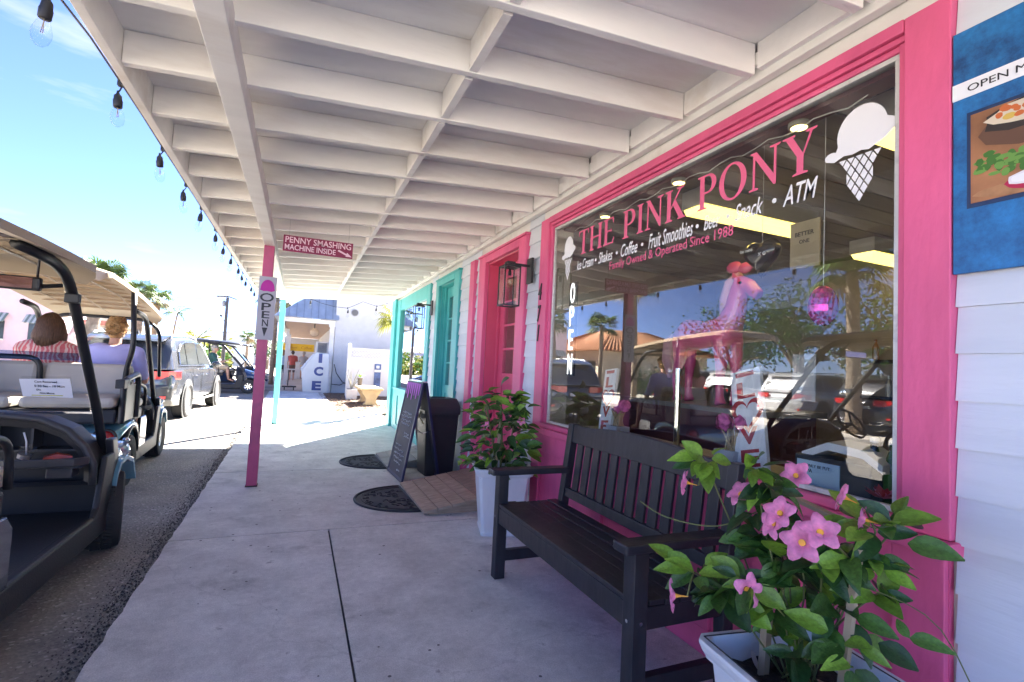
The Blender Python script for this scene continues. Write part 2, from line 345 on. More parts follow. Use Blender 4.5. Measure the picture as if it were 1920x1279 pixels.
# broken asphalt gravel along the edge of the walk
gm = MB(); r = random.Random(5)
for i in range(7500):
    y = 1.2 + 9.5*(r.random()**1.5); d = abs(r.gauss(0,.10)); x = edge_x(y) - .012 - d; s = r.uniform(.0025,.0075)*(1.2 if d < .1 else .8)
    p = Vector((x, y, -.058)); a = r.uniform(0,6.28)
    q = [p+Vector((math.cos(a+k*2.09)*s, math.sin(a+k*2.09)*s, 0)) for k in range(3)]
    t_ = p+Vector((r.uniform(-.3,.3)*s, r.uniform(-.3,.3)*s, s*1.1))
    gm.add(q+[t_], [(0,1,3),(1,2,3),(2,0,3)], 0 if r.random() < .62 else 1)
struct(gm.build('gravel', [mat('dark_gravel', (.10,.095,.09), .85, var=.5, vs_=60), mat('light_gravel', (.30,.28,.25), .85, var=.3, vs_=60)]), 'stuff')
# chewing-gum spots and crumbs on the walk
sp = MB()
for i in range(90):
    y = r.uniform(1.2, 8.5); x = r.uniform(-.6, 1.4); s = r.uniform(.003,.010)
    sp.lathe([(s,0),(s*.8,.0008),(0,.001)], (x,y,.0005), 7)
struct(sp.build('gum_spots', mat('old_gum', (.13,.125,.12), .9)), 'stuff')

# ================================================================== the shop
shop = wthing('shop_building', 'white clapboard shop building with pink and turquoise trimmed windows and doors', 'building', (1.82, 3, 0))
XW = 1.82
# rough wall behind the boards (with openings), back and interior shell
wall_m = mat('interior_wall_paint', (.52,.47,.40), .8, var=.08)
def wallbox(a, b, m=wall_m, n='wall'): return bx(n, a, b, m, shop)
for (ya, yb, za, zb) in ((-1.2,1.033,0,2.9),(1.033,3.55,0,.856),(1.033,3.55,2.42,2.9),(3.55,4.205,0,2.9),(4.205,5.10,2.40,2.9),(5.10,6.284,0,2.9),(6.284,7.06,2.41,2.9),(7.06,7.79,0,2.9),(7.79,10.0,0,.86),(7.79,10.0,2.31,2.9),(10.0,10.6,0,2.9)):
    wallbox((1.848,ya,za), (2.0,yb,zb))
wallbox((2.0,10.45,0), (7.5,10.6,2.9)); wallbox((7.4,-1.2,0), (7.5,10.45,2.9)); wallbox((2.0,-1.2,0), (7.4,-1.1,2.9))
wallbox((2.0,5.3,0), (7.4,5.4,2.62), mat('interior_partition', (.42,.36,.30), .8))
bx('roof', (1.70,-1.3,2.905), (7.7,10.7,3.1), white, shop)
bx('floor', (2.0,-1.09,-.02), (7.4,10.45,.02), mat('dark_floor_tile', (.16,.12,.10), .4, var=.25, vs_=2), shop)
cb = mat('ceiling_board', (.30,.28,.25), .6, var=.12, stretch=(.3,5,1))
for i in range(28):
    y = -.1 + i*.19
    bx('ceiling_board', (2.0,y,2.60), (7.4,y+.178,2.625), cb, shop)
bx('ceiling_backing', (2.0,-.2,2.632), (7.4,5.3,2.66), mat('dark_gap', (.03,.03,.03)), shop)
# lap siding, every board its own
pitchz = .1412
def board(ya, yb, k, m=siding_m):
    z0 = -.03 + k*pitchz; z1 = z0+pitchz+.012
    poly = [(-.001,z0),(-.014,z0+.004),(-.001,z1)]
    v = lambda u, z: Vector((1.846 + u*1.0 - (.012 if False else 0), ya, z))
    mbb = MB(); xb = 1.846; wob = rnd.uniform(-.0015,.0015)
    a = [(xb-.024+wob, z0), (xb-.008, z1), (xb, z1), (xb, z0)]
    mbb.prism(a, lambda u, z: Vector((u, ya, z)), (0, yb-ya, 0)).build('siding_board', m, shop)
for ya, yb in ((-1.2,.872),(3.745,4.03),(5.30,6.05),(7.215,7.56)):
    for k in range(19): board(ya+.002, yb-.002, k)
# moulding under the porch ceiling
bx('crown_board', (1.775,-1.2,2.585), (1.82,10.62,2.70), white, shop, .004)
bx('crown_moulding', (1.745,-1.2,2.64), (1.772,10.62,2.70), white, shop, .004)

for ya, yb, za in ((.873,3.744,2.5155),(4.032,5.298,2.50),(6.055,7.21,2.516),(7.56,10.6,2.532)):
    bx('frieze_board', (1.829,ya,za), (1.8472,yb,2.60), white, shop)
# ---------------- pink shop window
win = MB()
win.box((1.80,3.60,.826), (1.845,3.745,2.512)); win.box((1.80,.872,.826), (1.845,1.004,2.512)); win.box((1.7985,1.006,2.468), (1.845,3.598,2.514))
window = win.build('shop_window', pink, shop, bevel=.004)
bx('stop_moulding', (1.815,1.006,2.445), (1.845,3.598,2.466), pink, window, .003)
bx('stop_moulding', (1.826,1.02,2.421), (1.846,3.585,2.443), pink, window, .006)
bx('stop_moulding', (1.818,3.562,.86), (1.846,3.598,2.443), pink, window, .004)
bx('stop_moulding', (1.82,1.006,.86), (1.846,1.030,2.443), pink, window, .004)
am = MB(); y0, y1, z0, z1 = 1.032, 3.558, .862, 2.419; w = .018
am.box((1.832,y0,z0), (1.858,y1,z0+w)); am.box((1.832,y0,z1-w), (1.858,y1,z1)); am.box((1.833,y0,z0+w), (1.857,y0+w,z1-w)); am.box((1.833,y1-w,z0+w), (1.857,y1,z1-w))
am.build('pane_frame', alu, window, bevel=.002)
bx('pane', (1.8435,y0+w,z0+w), (1.8465,y1-w,z1-w), pane_m, window)
bx('sill', (1.765,.855,.778), (1.845,3.76,.824), pink, window, .006)
bx('sill_slope', (1.79,1.006,.826), (1.846,3.598,.858), pink, window, .006)
# panelled apron
bx('apron', (1.822,.885,.0), (1.846,3.74,.776), pink, window)
for (ya, yb, za, zb) in ((.885,1.03,.002,.775),(1.80,1.93,.12,.64),(2.70,2.83,.12,.64),(3.60,3.738,.002,.775),(1.03,3.60,.64,.775),(1.03,3.60,.002,.12)):
    bx('rail', (1.798,ya+.0005,za), (1.8215,yb-.0005,zb), pink, window, .003)
bx('skirting', (1.78,3.30,.0), (1.797,3.745,.19), siding_m, shop, .004)

# ---------------- lettering on the glass
XL = 1.8425
pinkvinyl = mat('pink_vinyl', (.74,.13,.26), .5, var=.02); whitevinyl = mat('white_vinyl', (.80,.80,.82), .5, var=.02)
def rect(x0, y0, x1, y1): return [(x0,y0),(x1,y0),(x1,y1),(x0,y1)]
def arc(cx, cy, rx, ry, a0, a1, n): return [(cx+rx*math.cos(R(a0+(a1-a0)*i/n)), cy+ry*math.sin(R(a0+(a1-a0)*i/n))) for i in range(n+1)]
def serif(x, y, w, up): # bracketed foot under a stem of half width
    s = 1 if up else -1
    return [(x-w,y),(x+w,y),(x+w,y+s*.035),(x+w*.55,y+s*.06),(x-w*.55,y+s*.06),(x-w,y+s*.035)]
def ring(cx, cy, rx, ry, ix, iy, a0=0, a1=360, n=26):
    o = arc(cx, cy, rx, ry, a0, a1, n); i = arc(cx, cy, ix, iy, a0, a1, n)
    return [[o[k], o[k+1], i[k+1], i[k]] for k in range(n)]
GL = {
 'T': (.78, [rect(.04,.945,.74,1), [(.04,.945),(.04,.78),(.075,.78),(.12,.945)], [(.74,.945),(.74,.78),(.705,.78),(.66,.945)], rect(.305,.04,.475,.945), serif(.39,0,.19,1)]),
 'H': (.90, [rect(.10,.05,.26,.95), rect(.64,.05,.80,.95), rect(.26,.48,.64,.545), serif(.18,0,.155,1), serif(.18,1,.155,0), serif(.72,0,.155,1), serif(.72,1,.155,0)]),
 'E': (.74, [rect(.12,.05,.28,.95), rect(.04,0,.66,.055), rect(.04,.945,.64,1), rect(.28,.485,.5,.54), [(.66,.055),(.70,.24),(.665,.24),(.58,.055)], [(.64,.945),(.66,.77),(.625,.77),(.56,.945)], [(.5,.43),(.53,.43),(.53,.6),(.5,.6)]]),
 'P': (.74, [rect(.12,.05,.28,.945), serif(.20,0,.17,1), rect(.04,.945,.40,1), rect(.28,.44,.40,.495)] + ring(.40,.72,.29,.28,.135,.225,-90,90,16)),
 'I': (.42, [rect(.13,.05,.29,.95), serif(.21,0,.165,1), serif(.21,1,.165,0)]),
 'N': (.92, [rect(.14,.05,.205,.93), rect(.71,.0,.775,.95), [(.04,1),(.24,1),(.775,.17),(.775,.0),(.71,.0),(.13,.93)], serif(.17,0,.13,1), serif(.74,1,.14,0)]),
 'K': (.88, [rect(.12,.05,.28,.95), serif(.20,0,.16,1), serif(.20,1,.16,0), [(.28,.44),(.62,.95),(.70,.95),(.30,.38)], [(.36,.53),(.48,.64),(.82,.05),(.62,.05)], serif(.72,0,.16,1), serif(.66,1,.15,0)]),
 'O': (.94, ring(.47,.5,.43,.515,.265,.455,0,360,36)),
 'Y': (.86, [rect(.36,.05,.52,.45), serif(.44,0,.18,1), [(.08,.95),(.26,.95),(.52,.45),(.52,.38),(.36,.38),(.36,.44)], [(.66,.95),(.725,.95),(.52,.44),(.47,.40)], serif(.16,1,.155,0), serif(.69,1,.13,0)]),
 ' ': (.42, [])}
def word(s, y_start, y_end, zb, zt):
    tot = sum(GL[c][0] for c in s); k = (y_start-y_end)/tot; mbb = MB(); u = 0; j = 0
    for c in s:
        for poly in GL[c][1]:
            j += 1; off = .00012*(j % 9)
            pts = [Vector((XL-off, y_start-(u+p[0])*k, zb+p[1]*(zt-zb))) for p in poly]
            mbb.add(pts, [tuple(range(len(pts)))])
        u += GL[c][0]
    return mbb
word('THE PINK PONY', 3.19, 1.33, 2.125, 2.302).build('lettering', pinkvinyl, window)
me_args = dict(shear=.32, bold=.006)
for s, yc, w_, h in (('Ice Cream', 3.085, .225, .072), ('Shakes', 2.825, .165, .075), ('Coffee', 2.565, .17, .08), ('Fruit Smoothies', 2.195, .36, .088), ('Beer', 1.885, .105, .075), ('Snack', 1.665, .155, .078), ('ATM', 1.41, .155, .085)):
    put_text(s, (XL, yc, 2.052), WX, WY, whitevinyl, window, width=w_, height=h, **me_args)
dm = MB()
for yc in (2.945, 2.695, 2.435, 1.985, 1.785, 1.53): dm.lathe([(.011,0),(.011,.0006)], (XL,yc,2.05), 10, 'x')
dm.build('bullet_dots', whitevinyl, window)
put_text('Family Owned & Operated Since 1988', (XL, 2.26, 1.968), WX, WY, pinkvinyl, window, width=1.02, bold=.002, squash=1.15)
def cone_decal(yc, zt, w_, zb):
    """white ice-cream cone with a crossed wafer cut out; yc centre, zt top, zb tip"""
    H = zt-zb; m = MB(); f = lambda u, v: Vector((XL-.0003, yc-u*w_, zb+v*H))
    top = arc(-.40,.575,.10,.05,220,50,7) + arc(.02,.735,.34,.265,196,12,18) + arc(.42,.70,.10,.055,75,-85,7) + [(.33,.585),(.2,.55),(.12,.525),(.02,.545),(-.10,.53),(-.22,.545),(-.36,.51)]
    pts = [f(*p) for p in top]; m.add(pts, [tuple(range(len(pts)))])
    # wafer: small lozenges between the lines
    for i in range(-4, 9):
        for j in range(-4, 9):
            a = .118; g_ = .016
            u0, v0 = (i-j)*a*.5, .5-(i+j)*.068
            q = [(u0, v0+.068-.012), (u0+a*.5-g_*.6, v0), (u0, v0-.068+.012), (u0-a*.5+g_*.6, v0)]
            def ins(p): return p[1] <= .505 and p[1] > -.005 and abs(p[0]) <= .36*(p[1]/.505)+.012
            k = [p for p in q if ins(p)]
            if len(k) >= 3:
                p3 = [f(*p) for p in (q if len(k) == 4 else k)]; m.add(p3, [tuple(range(len(p3)))])
    m.build('cone_decal', whitevinyl, window)
cone_decal(1.172, 2.302, .265, 1.93); cone_decal(3.335, 2.30, .20, 1.95)
# taped notice
bx('taped_notice', (1.8505,1.335,1.20), (1.852,1.435,1.385), mat('translucent_notice', (.42,.40,.37), .6), window)

# ---------------- house number on the casing
for s, z in (('4',1.915),('7',1.735),('1',1.575)):
    put_text(s, (1.796, 3.705, z), WX, WY, black, shop, 'house_number', height=.135, width=.055 if s != '1' else .03, bold=.02, shear=.2, extrude=.004)

# ---------------- doors
def door(name, ya, yb, iy0, iy1, zt, zi, m, md, depth, glass):
    cas = MB(); cas.box((1.80,ya,0), (1.846,iy0,zt)); cas.box((1.80,iy1,0), (1.846,yb,zt)); cas.box((1.7985,iy0,zi), (1.846,iy1,zt))
    d = cas.build(name, m, shop, bevel=.005)
    bx('cap', (1.785,ya-.01,zt+.001), (1.846,yb+.01,zt+.022), m, d, .004)
    jm = MB(); jm.box((1.8465,iy0+.001,0), (depth+.05,iy0+.012,zi-.001)); jm.box((1.8465,iy1-.012,0), (depth+.05,iy1-.001,zi-.001)); jm.box((1.8465,iy0+.0125,zi-.014), (depth+.05,iy1-.0125,zi-.002))
    jm.build('jamb', md, d)
    bx('stop', (depth-.03,iy1-.034,.17), (depth-.001,iy1-.0125,zi-.015), md, d, .003); bx('stop', (depth-.03,iy0+.0125,.17), (depth-.001,iy0+.034,zi-.015), md, d, .003)
    bx('threshold', (1.83,iy0+.013,.0), (depth+.05,iy1-.013,.16), concrete, d, .004)
    # leaf built as stiles and rails round a glazed upper part
    lf = MB(); a, b = iy0+.022, iy1-.022; zb, gt, gb = .17, zi-.17, glass
    lf.box((depth,a,zb), (depth+.042,a+.13,zi-.02)); lf.box((depth,b-.13,zb), (depth+.042,b,zi-.02)); lf.box((depth+.001,a+.13,gt), (depth+.041,b-.13,zi-.02)); lf.box((depth+.001,a+.13,zb), (depth+.041,b-.13,zb+.2)); lf.box((depth+.001,a+.13,gb-.11), (depth+.041,b-.13,gb)); lf.box((depth+.014,a+.13,zb+.2), (depth+.036,b-.13,gb-.11))
    lf.build('door_leaf', md, d, bevel=.004)
    bx('pane', (depth+.018,a+.13,gb), (depth+.024,b-.13,gt), pane_m, d)
    mn = MB(); ym = (a+b)/2
    mn.box((depth+.002,ym-.011,gb), (depth+.0165,ym+.011,gt))
    for k in (1, 2, 3): z = gb+(gt-gb)*k/4; mn.box((depth+.004,a+.13,z-.011), (depth+.0165,b-.13,z+.011))
    mn.build('muntin', md, d)
    return d
dP = door('pink_door', 4.035, 5.30, 4.205, 5.10, 2.475, 2.40, pink, pinkdoor, 1.99, 1.22)
dT = door('turquoise_door', 6.055, 7.21, 6.284, 7.06, 2.49, 2.41, turq, turq, 1.925, 1.0)
hw = MB(); hw.box((1.905,6.335,.98), (1.924,6.385,1.30)); hw.tube([(1.905,6.36,1.23),(1.86,6.36,1.22),(1.85,6.37,1.16),(1.86,6.36,1.05),(1.905,6.36,1.02)], .009, 6); hw.ball((1.89,6.36,1.32), .022, 8); hw.tube([(1.89,6.36,1.32),(1.87,6.42,1.33),(1.87,6.46,1.31)], .008, 6)
hw.build('handle', black, dT, smooth=True)
MB().ball((1.955,4.29,1.02), .03, 10).build('knob', mat('brass', (.5,.35,.12), .3, 1), dP, smooth=True)
# narrow trim board between the shops
bx('trim_board', (1.792,5.443,.0), (1.846,5.60,2.50), pink, shop, .004)
# ---------------- turquoise shop window
tw = MB(); tw.box((1.80,7.565,.80), (1.846,7.79,2.53)); tw.box((1.79,9.95,0), (1.846,10.60,2.53)); tw.box((1.7985,7.79,2.31), (1.846,9.95,2.53))
tws = tw.build('turquoise_window', turq, shop, bevel=.005)
bx('corner_board', (1.745,10.28,0), (1.789,10.62,2.56), turq, tws, .005)
bx('end_board', (1.775,10.622,0), (1.95,10.645,2.56), turq, tws, .004)
bx('sill', (1.77,7.55,.765), (1.846,10.26,.80), turq, tws, .005)
bx('pane', (1.838,7.79,.80), (1.842,9.95,2.31), pane_m, tws)
bx('apron', (1.812,7.565,0), (1.846,9.949,.764), turq, tws)
for (ya, yb, za, zb) in ((7.566,7.72,.001,.763),(8.6,8.72,.11,.65),(9.80,9.948,.001,.763),(7.72,9.80,.65,.763),(7.72,9.80,.001,.11)):
    bx('rail', (1.792,ya,za), (1.8115,yb,zb), turq, tws, .003)
for yk in range(12):
    pass

# ================================================================== porch canopy
porch = wthing('porch_canopy', 'white painted timber porch roof with open rafters over the sidewalk', 'canopy', (-.34, 5.5, 0))
def zr(x): return 2.598 - .066*(1.73-x)
ceil_m = mat('porch_white_paint', (.83,.815,.785), .6, var=.06, bump=.25, bs=22, stretch=(.35,1.5,1.5), dirt=(.57,.50,.41), ds=1.5, orand=.05)
def slope_box(xa, xb, ya, yb, d0, d1):
    """box following the roof slope: from d0 to d1 above the rafter bottom plane"""
    vs = [(x, y, zr(x)+d) for d in (d0, d1) for x, y in ((xa,ya),(xb,ya),(xb,yb),(xa,yb))]
    return MB().add(vs, [(0,3,2,1),(4,5,6,7),(0,1,5,4),(1,2,6,5),(2,3,7,6),(3,0,4,7)])
YE = 10.86
for k in range(-5, 21):
    y = 1.56 + .45*k + rnd.uniform(-.012,.012)
    slope_box(-.742, 1.743, y, y+.038, rnd.uniform(-.004,.002), .139).build('rafter', ceil_m, porch, bevel=.003)
slope_box(-.86, 1.84, -.75, YE, .140, .172).build('roof_deck', ceil_m, porch)
for k in range(-5, 20):
    y = 1.56+.45*k
    slope_box(.585, .622, y+.0385+.012, y+.45-.013, .002, .138).build('blocking', ceil_m, porch)
    slope_box(1.7435, 1.7735 if False else 1.7745, y+.051, y+.437, .02, .138).build('blocking', ceil_m, porch)
slope_box(-.782, -.744, -.75, YE, -.012, .139).build('fascia_board', ceil_m, porch, bevel=.003)
slope_box(-.80, -.783, -.75, YE, .05, .17).build('drip_edge', ceil_m, porch)
slope_box(-.78, 1.80, YE+.001, YE+.035, -.01, .17).build('end_fascia', ceil_m, porch)
bx('beam', (-.385,-.75,2.378), (-.290,YE-.005,2.49), ceil_m, porch, .004)
pp = mat('magenta_post_paint', (.47,.07,.17), .45, var=.12, bump=.25, bs=30, dirt=(.30,.06,.15), ds=6)
tp = mat('turquoise_post_paint', (.16,.58,.54), .45, var=.08, bump=.2, bs=30)
def post(y, m, lab):
    p = bx('post', (-.386,y-.048,.012), (-.291,y+.048,2.377), m, porch, .004, lab)
    bx('base_plate', (-.392,y-.053,.0005), (-.285,y+.053,.011), mat('rusty_plate', (.06,.045,.04), .8), p)
    return p
post(5.57, pp, 'magenta pink post'); post(10.62, tp, 'turquoise post'); post(.40, pp, 'magenta pink post'); 

# signs on the porch
sg = wthing('open_cone_sign', 'grey vertical OPEN sign with a magenta ice cream scoop on the pink post', 'sign', (-.33,5.50,1.75))
bx('panel', (-.405,5.502,1.435), (-.245,5.516,2.062), mat('grey_board', (.40,.39,.42), .6, var=.06), sg, .002)
mg = mat('magenta_print', (.42,.0,.25), .5)
sc_ = arc(-.325,1.945,.062,.085,0,180,18) + [(-.392,1.925),(-.36,1.915),(-.325,1.918),(-.29,1.912),(-.258,1.925)]
MB().prism(sc_, lambda u, v: Vector((u,5.501,v)), (0,-.002,0)).build('scoop', mg, sg)
for s, z, w_, h in (('O',1.855,.125,.085),('P',1.762,.085,.075),('E',1.682,.07,.07),('N',1.602,.055,.07)):
    put_text(s, (-.325,5.4995,z), FX, FY, ink, sg, width=w_, height=h, bold=.012)
MB().prism([(-.35,1.555),(-.30,1.555),(-.325,1.465)], lambda u, v: Vector((u,5.501,v)), (0,-.002,0)).build('cone_tip', ink, sg)
tag(sg, 'grey vertical OPEN sign with a magenta ice cream scoop on the pink post', 'sign')
pn = wthing('penny_machine_sign', 'magenta sign hanging under the porch ceiling with an arrow', 'sign', (.10,5.0,2.32))
bx('panel', (-.198,4.998,2.243), (.412,5.01,2.392), mat('maroon_board', (.22,.008,.06), .5, var=.05), pn, .002)
wl = mat('pale_pink_lettering', (.80,.55,.66), .5)
put_text('PENNY SMASHING', (.107,4.9955,2.352), FX, FY, wl, pn, width=.575, height=.056, bold=.012)
put_text('MACHINE INSIDE', (.038,4.9955,2.284), FX, FY, wl, pn, width=.44, height=.05, bold=.012)
MB().prism([(.275,2.302),(.285,2.316),(.355,2.283),(.362,2.296),(.405,2.258),(.348,2.258),(.352,2.268)][::-1], lambda u, v: Vector((u,4.997,v)), (0,-.002,0)).build('arrow', wl, pn)
hk = MB(); hk.bar((-.15,5.004,2.392),(-.15,5.004,2.63),.004); hk.bar((.37,5.004,2.392),(.37,5.004,2.66),.004); hk.build('hanger', alu, pn)

# ================================================================== bench
bench = wthing('garden_bench', 'black slatted wooden bench with arched back below the shop window', 'bench', (1.45, 2.2, 0))
def bpart(n, mb, bev=.004): return mb.build(n, blackwood, bench, bevel=bev)
XF0, XF1 = 1.172, 1.237; YA, YB = 1.525, 2.925; LW = .066
for ya in (YA, YB-LW):
    bpart('leg', MB().box((XF0,ya,0), (XF1,ya+LW,.618)))
    # rear leg and back post in one raked piece
    m = MB(); m.loft([[(x,ya,z),(x+.052,ya,z),(x+.052,ya+LW-.01,z),(x,ya+LW-.01,z)] for x, z in ((1.615,0),(1.605,.40),(1.668,.93))])
    bpart('leg', m)
    bpart('armrest', MB().box((1.125,ya-.012,.619), (1.655,ya+LW+.012,.655)), .008)
    bpart('stretcher', MB().box((XF1+.001,ya+.012,.10), (1.612,ya+.05,.165)))
    bpart('side_rail', MB().box((XF1+.001,ya+.01,.335), (1.604,ya+.05,.418)))
    b = MB(); b.lathe([(.007,0),(.007,.004),(0,.006)], (XF0-.004+.0,ya+.033,.37), 8, 'x'); b.lathe([(.007,-.004),(.007,0)], (1.205,ya-.001,.37), 8, 'y')
    b.build('bolt', chrome, bench)
bpart('seat_rail', MB().box((1.178,YA+LW+.001,.335), (1.212,YB-LW-.001,.428)))
for i in range(6):
    x = 1.178 + i*.0715; z = .430 - .012*math.sin(math.pi*i/6)
    y0, y1 = (YA+LW+.002, YB-LW-.002) if i == 0 else (YA+.004, YB-.004)
    bpart('seat_slat', MB().box((x,y0,z), (x+.066,y1,z+.02)), .003)
def bkx(z): return 1.618 + (z-.43)*.118
def rail_back(name, pts, thick):  # arched rail in the raked back plane
    m = MB(); n = len(pts)
    m.loft([[(bkx(z0),y,z0),(bkx(z0)+thick,y,z0),(bkx(z1)+thick,y,z1),(bkx(z1),y,z1)] for y, z0, z1 in pts]); return bpart(name, m)
pts = []
for i in range(25):
    t = i/24; y = YA+.06+(YB-YA-.12)*t; s_ = math.sin(math.pi*t)
    pts.append((y, .815, .925+.028*max(0, math.sin(math.pi*(t-.12)/.76)) if .12 < t < .88 else .925))
rail_back('top_rail', pts, .034)
rail_back('lower_rail', [(YA+.065,.475,.53),(YB-.065,.475,.53)], .034)
for i in range(13):
    y = YA+.098+i*.0925
    m = MB(); m.loft([[(bkx(z)+.008,y,z),(bkx(z)+.024,y,z),(bkx(z)+.024,y+.062,z),(bkx(z)+.008,y+.062,z)] for z in (.531,.814)]); bpart('back_slat', m, .002)

# ================================================================== planters
pot_m = mat('white_glazed_pot', (.70,.72,.74), .45, var=.05, bump=.6, bs=22, stretch=(1,1,.6), coat=.2)
soil_m = gold
def planter(cx, cy, top, base, h, rz, label, parts=True):
    p = thing('planter', label, 'planter', (cx, cy, 0), rz, 'white square planters beside the bench')
    m = MB(); rings = []
    def sq(s, z, c=.12):
        c *= s; return [(-s+c,-s,z),(s-c,-s,z),(s,-s+c,z),(s,s-c,z),(s-c,s,z),(-s+c,s,z),(-s,s-c,z),(-s,-s+c,z)]
    b, t = base/2, top/2
    prof = [(b,0),(b*1.03,.02),(b*1.0,.035)] + [(b+(t*.86-b)*k/5, .035+(h-.095)*k/5) for k in range(1,6)] + [(t*.93,h-.052),(t*.93,h-.045),(t*.97,h-.03),(t,h-.012),(t,h),(t*.88,h),(t*.85,h-.03),(t*.80,h-.13)]
    m.loft([sq(s,z) for s, z in prof]); m.build('pot', pot_m, p, bevel=.003)
    s = t*.815; sm = MB(); n = 10; r = random.Random(3)
    vs = [(-s+2*s*i/n, -s+2*s*j/n, h-.065+r.uniform(-.012,.012)) for j in range(n+1) for i in range(n+1)]
    sm.add(vs, [(j*(n+1)+i, j*(n+1)+i+1, (j+1)*(n+1)+i+1, (j+1)*(n+1)+i) for j in range(n) for i in range(n)]); sm.build('soil', soil_m, p, smooth=True)
    return p
pl1 = planter(1.385, 1.005, .44, .30, .47, R(-8), 'white planter in front with a dark line round its rim and soil showing')
pl2 = planter(1.54, 3.72, .46, .31, .51, R(-14), 'tall white planter at the far end of the bench beside the wooden ramp')
# dark worn line on the front pot's rim
def rimline():
    m = MB(); t = .198
    for a, b in (((-t,-t),(t,-t)),((t,-t),(t,t)),((t,t),(-t,t)),((-t,t),(-t,-t))): m.bar((*a,.4715),(*b,.4715),.004,.002)
    m.build('rim_line', mat('dark_line', (.05,.05,.05), .8), pl1)
rimline()

# ---- leaves and flowers (shared meshes)
def leaf_mesh(name, L, W, curl, mats_):
    n = 6; vs = []; fs = []
    for i in range(n+1):
        t = i/n; w = W*.5*math.sin(math.pi*min(1, t**.8*.97+.015))**.85 + .0008
        z = -curl*L*t*t; 
        for s in (-1, -.5, 0, .5, 1): vs.append((s*w, L*t, z + abs(s)*w*.38 + .004*math.sin(t*9+s*2)*abs(s)))
    for i in range(n):
        for k in range(4): a = i*5+k; fs.append((a, a+1, a+6, a+5))
    me = bpy.data.meshes.new(name); me.from_pydata(vs, [], fs); me.polygons.foreach_set('use_smooth', [True]*len(fs)); me.materials.append(mats_); return me
LEAF = {}
for key, m_ in (('m', leaf_m), ('l', leaf_l), ('d', leaf_d)):
    LEAF[key] = [leaf_mesh('leaf', 1, .56, .22, m_), leaf_mesh('leaf', 1, .62, .05, m_), leaf_mesh('leaf', 1, .50, .40, m_)]
def add_leaf(parent, p, d, L, key, r, wid=1.):
    d = Vector(d).normalized(); n = Vector((r.uniform(-1.1,.2), r.uniform(-1.0,.3), .75)).normalized()
    x = d.cross(n)
    if x.length < .1: x = d.cross(Vector((1,0,0)))
    x.normalize(); z = x.cross(d)
    o = bpy.data.objects.new('leaf', LEAF[key][r.randrange(3)]); C.objects.link(o); o.parent = parent
    if parent.name in WORLDP: o.matrix_parent_inverse = Matrix.Translation(-WORLDP[parent.name])
    s = L
    o.matrix_basis = Matrix(((x.x*s*wid,d.x*s,z.x*s,p[0]),(x.y*s*wid,d.y*s,z.y*s,p[1]),(x.z*s*wid,d.z*s,z.z*s,p[2]),(0,0,0,1)))
    return o
def flower_mesh():
    vs = []; fs = []
    for k in range(5):
        a0 = 2*math.pi*k/5; o = len(vs); n = 5
        for i in range(n+1):
            t = i/n; rr = .16 + .84*t; w = 1.12*math.sin(math.pi*(.13+.62*t))**.7
            z = -.30*(1-t)**2 + .10*math.sin(3*t) - .12*t*t
            for s in (-1, -.5, 0, .5, 1):
                sk = .22*t; a = a0 + (s*.5*w/max(rr,.30)*.86) + sk
                q_ = rr*(1-.26*abs(s)**2*t*t + .06*s*t); vs.append((q_*math.cos(a), q_*math.sin(a), z + .06*s*t - .05*abs(s)*t))
        for i in range(n):
            for k2 in range(4): b = o+i*5+k2; fs.append((b, b+1, b+6, b+5))
    me = bpy.data.meshes.new('flower'); me.from_pydata(vs, [], fs); me.polygons.foreach_set('use_smooth', [True]*len(fs)); me.materials.append(petal_m); return me
FLOWER = flower_mesh()
th_ = MB(); th_.lathe([(.03,-1.0),(.05,-.62),(.09,-.45),(.14,-.30),(.16,-.22)], (0,0,0), 10); THO = th_.build('throat', throat_m); THROAT = THO.data; bpy.data.objects.remove(THO)
def add_flower(parent, p, d, s, roll_=0.):
    z = Vector(d).normalized(); x = z.cross(Vector((0,0,1)))
    if x.length < .1: x = Vector((1,0,0))
    x.normalize(); y = z.cross(x); c, si = math.cos(roll_), math.sin(roll_); x, y = x*c+y*si, y*c-x*si
    o = bpy.data.objects.new('flower', FLOWER); C.objects.link(o); o.parent = parent
    if parent.name in WORLDP: o.matrix_parent_inverse = Matrix.Translation(-WORLDP[parent.name])
    o.matrix_basis = Matrix(((x.x*s,y.x*s,z.x*s,p[0]),(x.y*s,y.y*s,z.y*s,p[1]),(x.z*s,y.z*s,z.z*s,p[2]),(0,0,0,1)))
    t = bpy.data.objects.new('throat', THROAT); C.objects.link(t); t.parent = o
    return o
